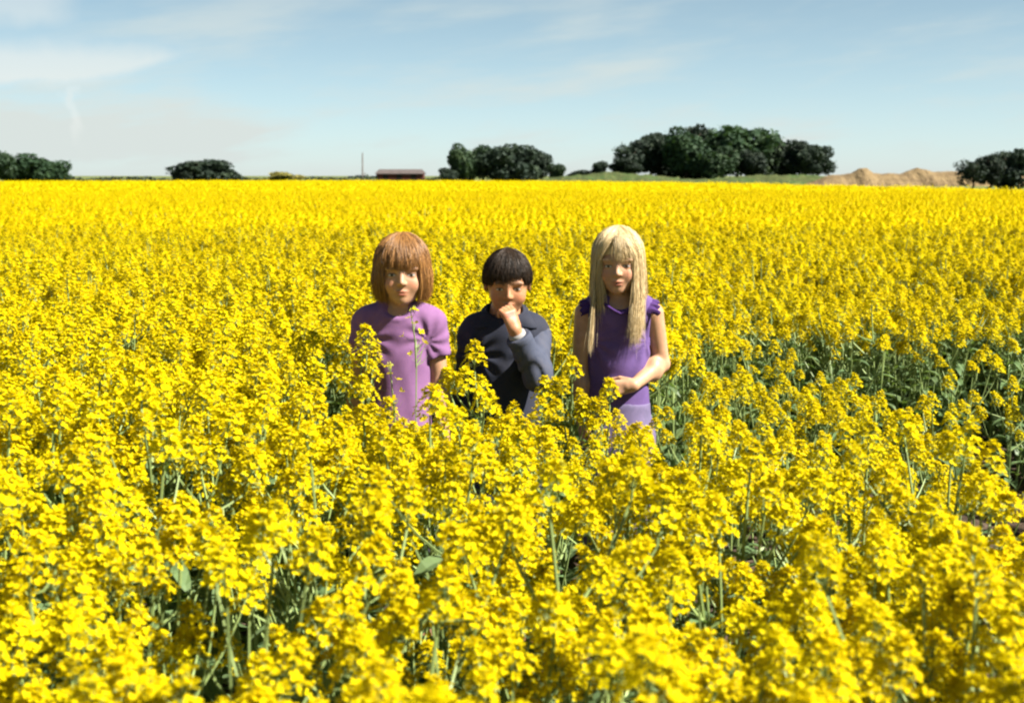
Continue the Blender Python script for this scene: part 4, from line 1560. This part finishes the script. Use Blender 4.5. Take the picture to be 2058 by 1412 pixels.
def keep_out(x, y):
    """the children, and the trodden gap they came by"""
    for kx, ky, rr in KIDS:
        if (x - kx) ** 2 + (y - ky) ** 2 < rr * rr:
            return 0.0
    b = x / y
    k = 1.0
    # gap on the right: from beside the fair girl out to the edge of the picture
    if b > 0.122:
        y0 = np.interp(b, (0.122, 0.16, 0.25, 0.33, 0.45), (3.35, 3.05, 2.75, 2.45, 2.2))
        y1 = np.interp(b, (0.122, 0.16, 0.25, 0.33, 0.45), (4.7, 5.0, 5.3, 5.7, 6.2))
        if y0 < y < y1:
            return float(np.interp(b, (0.122, 0.22, 0.32), (0.55, 0.36, 0.16)))
        if y1 <= y < y1 + 1.6:
            return 0.55
    # the stand is uneven: thicker and thinner patches
    if y < 6.5:
        nse = math.sin(x * 4.1 + 1.3 * math.sin(y * 2.7)) * math.sin(y * 3.3 + 1.1 * math.sin(x * 3.1) + 0.8)
        k *= min(1.0, 0.92 + 0.30 * nse)
    # thin places
    if b < -0.2 and 1.2 < y < 1.72:
        k *= 0.42
    if -0.27 < b < -0.15 and 5.6 < y < 6.6:
        k *= 0.5
    return k


def height(x, y, r):
    b = x / y
    h = r.normal(1.0, 0.042) + 0.035 * math.sin(x * 2.3 + 1.0) * math.sin(y * 1.9)
    if -0.155 < b < 0.125 and 3.0 < y < 4.45:      # shorter just in front of the children
        h = min(h, np.interp(y, (3.0, 3.5, 4.3), (0.93, 0.86, 0.77)) + r.normal(0, 0.025))
    if 0.06 < b < 0.122 and 3.0 < y < 4.4:
        h -= 0.075
    if -0.095 < b < -0.055 and 2.9 < y < 4.3:
        h -= 0.05
    if 0.122 < b < 0.5 and y > 2.2:
        y0 = np.interp(b, (0.122, 0.16, 0.25, 0.33, 0.45), (3.35, 3.05, 2.75, 2.45, 2.2))
        if y0 < y < 5.4:
            h *= 0.80
        elif y0 < y < 7.5:
            h *= 0.93
    if b < -0.145 and 3.6 < y < 6:
        h = max(h, 1.0 + r.normal(0, 0.03))
    return float(np.clip(h, 0.75, 1.16))


def scatter(y0, y1, dens, seed, margin):
    """jittered points over the part of the field between two depths"""
    r = np.random.default_rng(seed)
    step = 1 / math.sqrt(dens)
    ys = np.arange(y0, y1, step)
    out = []
    for y in ys:
        hw_ = y * 0.372 + margin
        xs = np.arange(-hw_, hw_, step)
        x = xs + r.uniform(-0.5, 0.5, len(xs)) * step
        yy = y + r.uniform(-0.5, 0.5, len(xs)) * step
        out.append(np.stack((x, yy), 1))
    p = np.concatenate(out)
    return p[p[:, 1] < edge_y(p[:, 0] / p[:, 1])]


def crop(name, label, pts, hs, tilts, nvar, templates, seed):
    """uncounted plants: template plants set on the points of one mesh by a node group"""
    r = np.random.default_rng(seed)
    n = len(pts)
    me = bpy.data.meshes.new(name)
    co = np.zeros((n, 3), np.float32)
    co[:, :2] = pts
    me.vertices.add(n)
    me.vertices.foreach_set('co', co.ravel())
    at_ = me.attributes.new('turn', 'FLOAT_VECTOR', 'POINT')
    rot = np.stack((r.normal(0, tilts, n), r.normal(0, tilts, n), r.uniform(0, 6.28, n)), 1).astype(np.float32)
    at_.data.foreach_set('vector', rot.ravel())
    me.attributes.new('size', 'FLOAT', 'POINT').data.foreach_set('value', np.asarray(hs, np.float32))
    me.attributes.new('variant', 'INT', 'POINT').data.foreach_set('value', r.integers(0, nvar, n).astype(np.int32))
    o = link(bpy.data.objects.new(name, me))
    tag(o, label, None, None, 'stuff')
    ng = bpy.data.node_groups.new(name, 'GeometryNodeTree')
    ng.interface.new_socket('Geometry', in_out='INPUT', socket_type='NodeSocketGeometry')
    ng.interface.new_socket('Geometry', in_out='OUTPUT', socket_type='NodeSocketGeometry')
    gi, go = ng.nodes.new('NodeGroupInput'), ng.nodes.new('NodeGroupOutput')
    mp = ng.nodes.new('GeometryNodeMeshToPoints')
    ip = ng.nodes.new('GeometryNodeInstanceOnPoints')
    ci = ng.nodes.new('GeometryNodeCollectionInfo')
    ci.inputs['Collection'].default_value = templates
    ci.inputs['Separate Children'].default_value = True
    ci.inputs['Reset Children'].default_value = True

    def attr(nm, ty):
        a = ng.nodes.new('GeometryNodeInputNamedAttribute')
        a.data_type = ty
        a.inputs['Name'].default_value = nm
        return a.outputs[0]
    L = ng.links.new
    L(gi.outputs[0], mp.inputs[0])
    L(mp.outputs[0], ip.inputs['Points'])
    L(ci.outputs[0], ip.inputs['Instance'])
    ip.inputs['Pick Instance'].default_value = True
    L(attr('variant', 'INT'), ip.inputs['Instance Index'])
    L(attr('turn', 'FLOAT_VECTOR'), ip.inputs['Rotation'])
    L(attr('size', 'FLOAT'), ip.inputs['Scale'])
    L(ip.outputs[0], go.inputs[0])
    md = o.modifiers.new('plants', 'NODES')
    md.node_group = ng
    return o


def template_collection(name, mbs):
    c = bpy.data.collections.new(name)
    for i, mb in enumerate(mbs):
        c.objects.link(bpy.data.objects.new('%s_%02d' % (name, i), mb.mesh('rapeseed_plant', HMATS)))
    return c


def place_plant(spec_i, x, y, h, rz, tilt, label, group, name='rapeseed_plant'):
    stem_me, heads, leaves = PLANT_PARTS[spec_i]
    e = empty(name, (x, y, 0.0))
    e.rotation_euler = (tilt[0], tilt[1], rz)
    e.scale = (h, h, h)
    tag(e, label, 'plant', group)
    link(bpy.data.objects.new('stem', stem_me), e)
    for k, T in heads:
        o = link(bpy.data.objects.new('flower_head', HEAD_ME[k]), e)
        o.matrix_local = T
    for k, T in leaves:
        o = link(bpy.data.objects.new('leaf', LEAF_ME[k]), e)
        o.matrix_local = T
    return e


KIDS = [(-0.345, 4.22, 0.26), (-0.02, 4.32, 0.25), (0.342, 4.42, 0.26)]
if FIELD:
    HEAD_ME = [h.mesh('flower_head', HMATS) for h in HEADS]
    LEAF_ME = [l.mesh('leaf', HMATS) for l in LEAVES]
    PLANT_PARTS = [(s_[0].mesh('stem', HMATS), s_[1], s_[2]) for s_ in SPECS + [SPEC_LOOSE, SPEC_TIGHT]]
    r = np.random.default_rng(77)
    # named ones first: those that show against the children's clothes
    for (px, py, Y, k, dh, label) in (
        (828, 606, 3.55, 8, 0.0, 'thin sparse rapeseed stem with loose flowers across the lilac shirt'),
        (981, 688, 3.72, 9, 0.0, 'tall rapeseed plant with one full flower head against the dark jacket'),
        (702, 655, 3.95, 9, 0.0, 'rapeseed plant with a flower head beside the lilac sleeve'),
        (1134, 720, 3.86, 9, 0.0, 'rapeseed plant rising between the dark jacket and the purple top'),
        (1208, 764, 3.80, 9, 0.0, 'rapeseed plant with flowers in front of the purple top'),
        (1488, 858, 2.95, 9, 0.0, 'tall rapeseed plant at the near rim of the trodden gap'),
        (752, 752, 3.75, 9, 0.0, 'rapeseed plant with flowers in front of the lilac shirt hem'),
    ):
        p = at(px, py, Y)
        place_plant(k, p.x, Y, p.z / (1.0 if k != 8 else 0.95), r.uniform(0, 6.28), (0, 0), label, 'rapeseed plants close to the children')
    pts = scatter(1.12, 13.0, 36.0, 5, 1.2)
    pts = np.array([p for p in pts if r.random() < keep_out(*p)])
    hs = np.array([height(p[0], p[1], r) for p in pts])
    # the 293 nearest in view are single plants, the rest of the crop is one mass
    inview = np.abs(pts[:, 0] / pts[:, 1]) < 0.385
    order = np.where(inview)[0][np.argsort(pts[inview, 1])]
    single = order[:293]
    for i in single:
        x, y = pts[i]
        b = x / y
        tall = 'tall' if hs[i] > 1.03 else 'short' if hs[i] < 0.93 else 'middling'
        if y < 2.2:
            where = 'nearest the lower left corner' if b < -0.13 else 'nearest the lower right corner' if b > 0.13 else 'nearest the middle of the lower edge'
        elif b < -0.13:
            where = 'in the near crop on the lilac shirted girl\'s side' if y < 3.3 else 'level with the lilac shirted girl'
        elif b > 0.122:
            where = 'in the near crop on the fair haired girl\'s side' if y < 3.0 else 'in the trodden gap beside the fair haired girl'
        else:
            where = 'close before the three children' if y > 3.1 else 'midway between the children and the lower edge'
        lab = '%s flowering rapeseed plant %s' % (tall, where)
        place_plant(int(r.integers(8)), float(x), float(y), float(hs[i]), r.uniform(0, 6.28), r.normal(0, 0.06, 2), lab, 'single rapeseed plants of the near crop')
    rest = np.ones(len(pts), bool)
    rest[single] = False
    T1 = template_collection('near_plant', [joined(s_, False) for s_ in SPECS])
    crop('rapeseed_crop', 'dense yellow rapeseed crop around and behind the children', pts[rest], hs[rest], 0.06, 8, T1, 1)
    T2 = template_collection('mid_plant', [joined(s_, True) for s_ in SPECS_Q])
    p2 = scatter(13.0, 42.0, 34.0, 6, 2.0)
    h2 = np.clip(r.normal(1.0, 0.05, len(p2)) + 0.03 * np.sin(p2[:, 0] * 1.1) * np.sin(p2[:, 1] * 0.8), 0.85, 1.15)
    crop('rapeseed_crop', 'solid yellow rapeseed crop in the middle of the field', p2, h2, 0.07, 5, T2, 2)
    # far crop: clumps of four plants' worth of bigger, simpler flowers
    far = []
    for i in range(5):
        rr = np.random.default_rng(600 + i)
        m = MB()
        for j in range(230):
            c = np.array((rr.uniform(-0.55, 0.55), rr.uniform(-0.55, 0.55), 1.0 - abs(rr.normal(0, 0.11)) + (0.08 if rr.random() < 0.05 else 0)))
            flower(m, c, np.array((rr.normal(0, 0.6), rr.normal(0, 0.6), 1.0)), rr, rr.uniform(0.022, 0.036), True)
        for j in range(60):
            a = rr.uniform(0, 6.28)
            x, y = rr.uniform(-0.55, 0.55, 2)
            w = 0.01
            m.add([(x - w * math.cos(a), y - w * math.sin(a), 0), (x + w * math.cos(a), y + w * math.sin(a), 0), (x + rr.normal(0, 0.05), y + rr.normal(0, 0.05), 0.95)], [(0, 1, 2)], None, 2)
        for j in range(90):
            c = np.array((rr.uniform(-0.55, 0.55), rr.uniform(-0.55, 0.55), rr.uniform(0.3, 0.8)))
            d = rr.normal(size=3) * 0.06
            e_ = rr.normal(size=3) * 0.05
            m.add([c - d, c + e_, c + d, c - e_], None, [(0, 1, 2, 3)], 3)
        far.append(m)
    T3 = template_collection('far_plants', far)
    p3 = scatter(42.0, 170.0, 1.25, 8, 4.0)
    h3 = np.clip(r.normal(1.0, 0.05, len(p3)), 0.88, 1.14)
    crop('rapeseed_crop', 'far edge of the yellow rapeseed crop below the skyline trees', p3, h3, 0.0, 5, T3, 3)
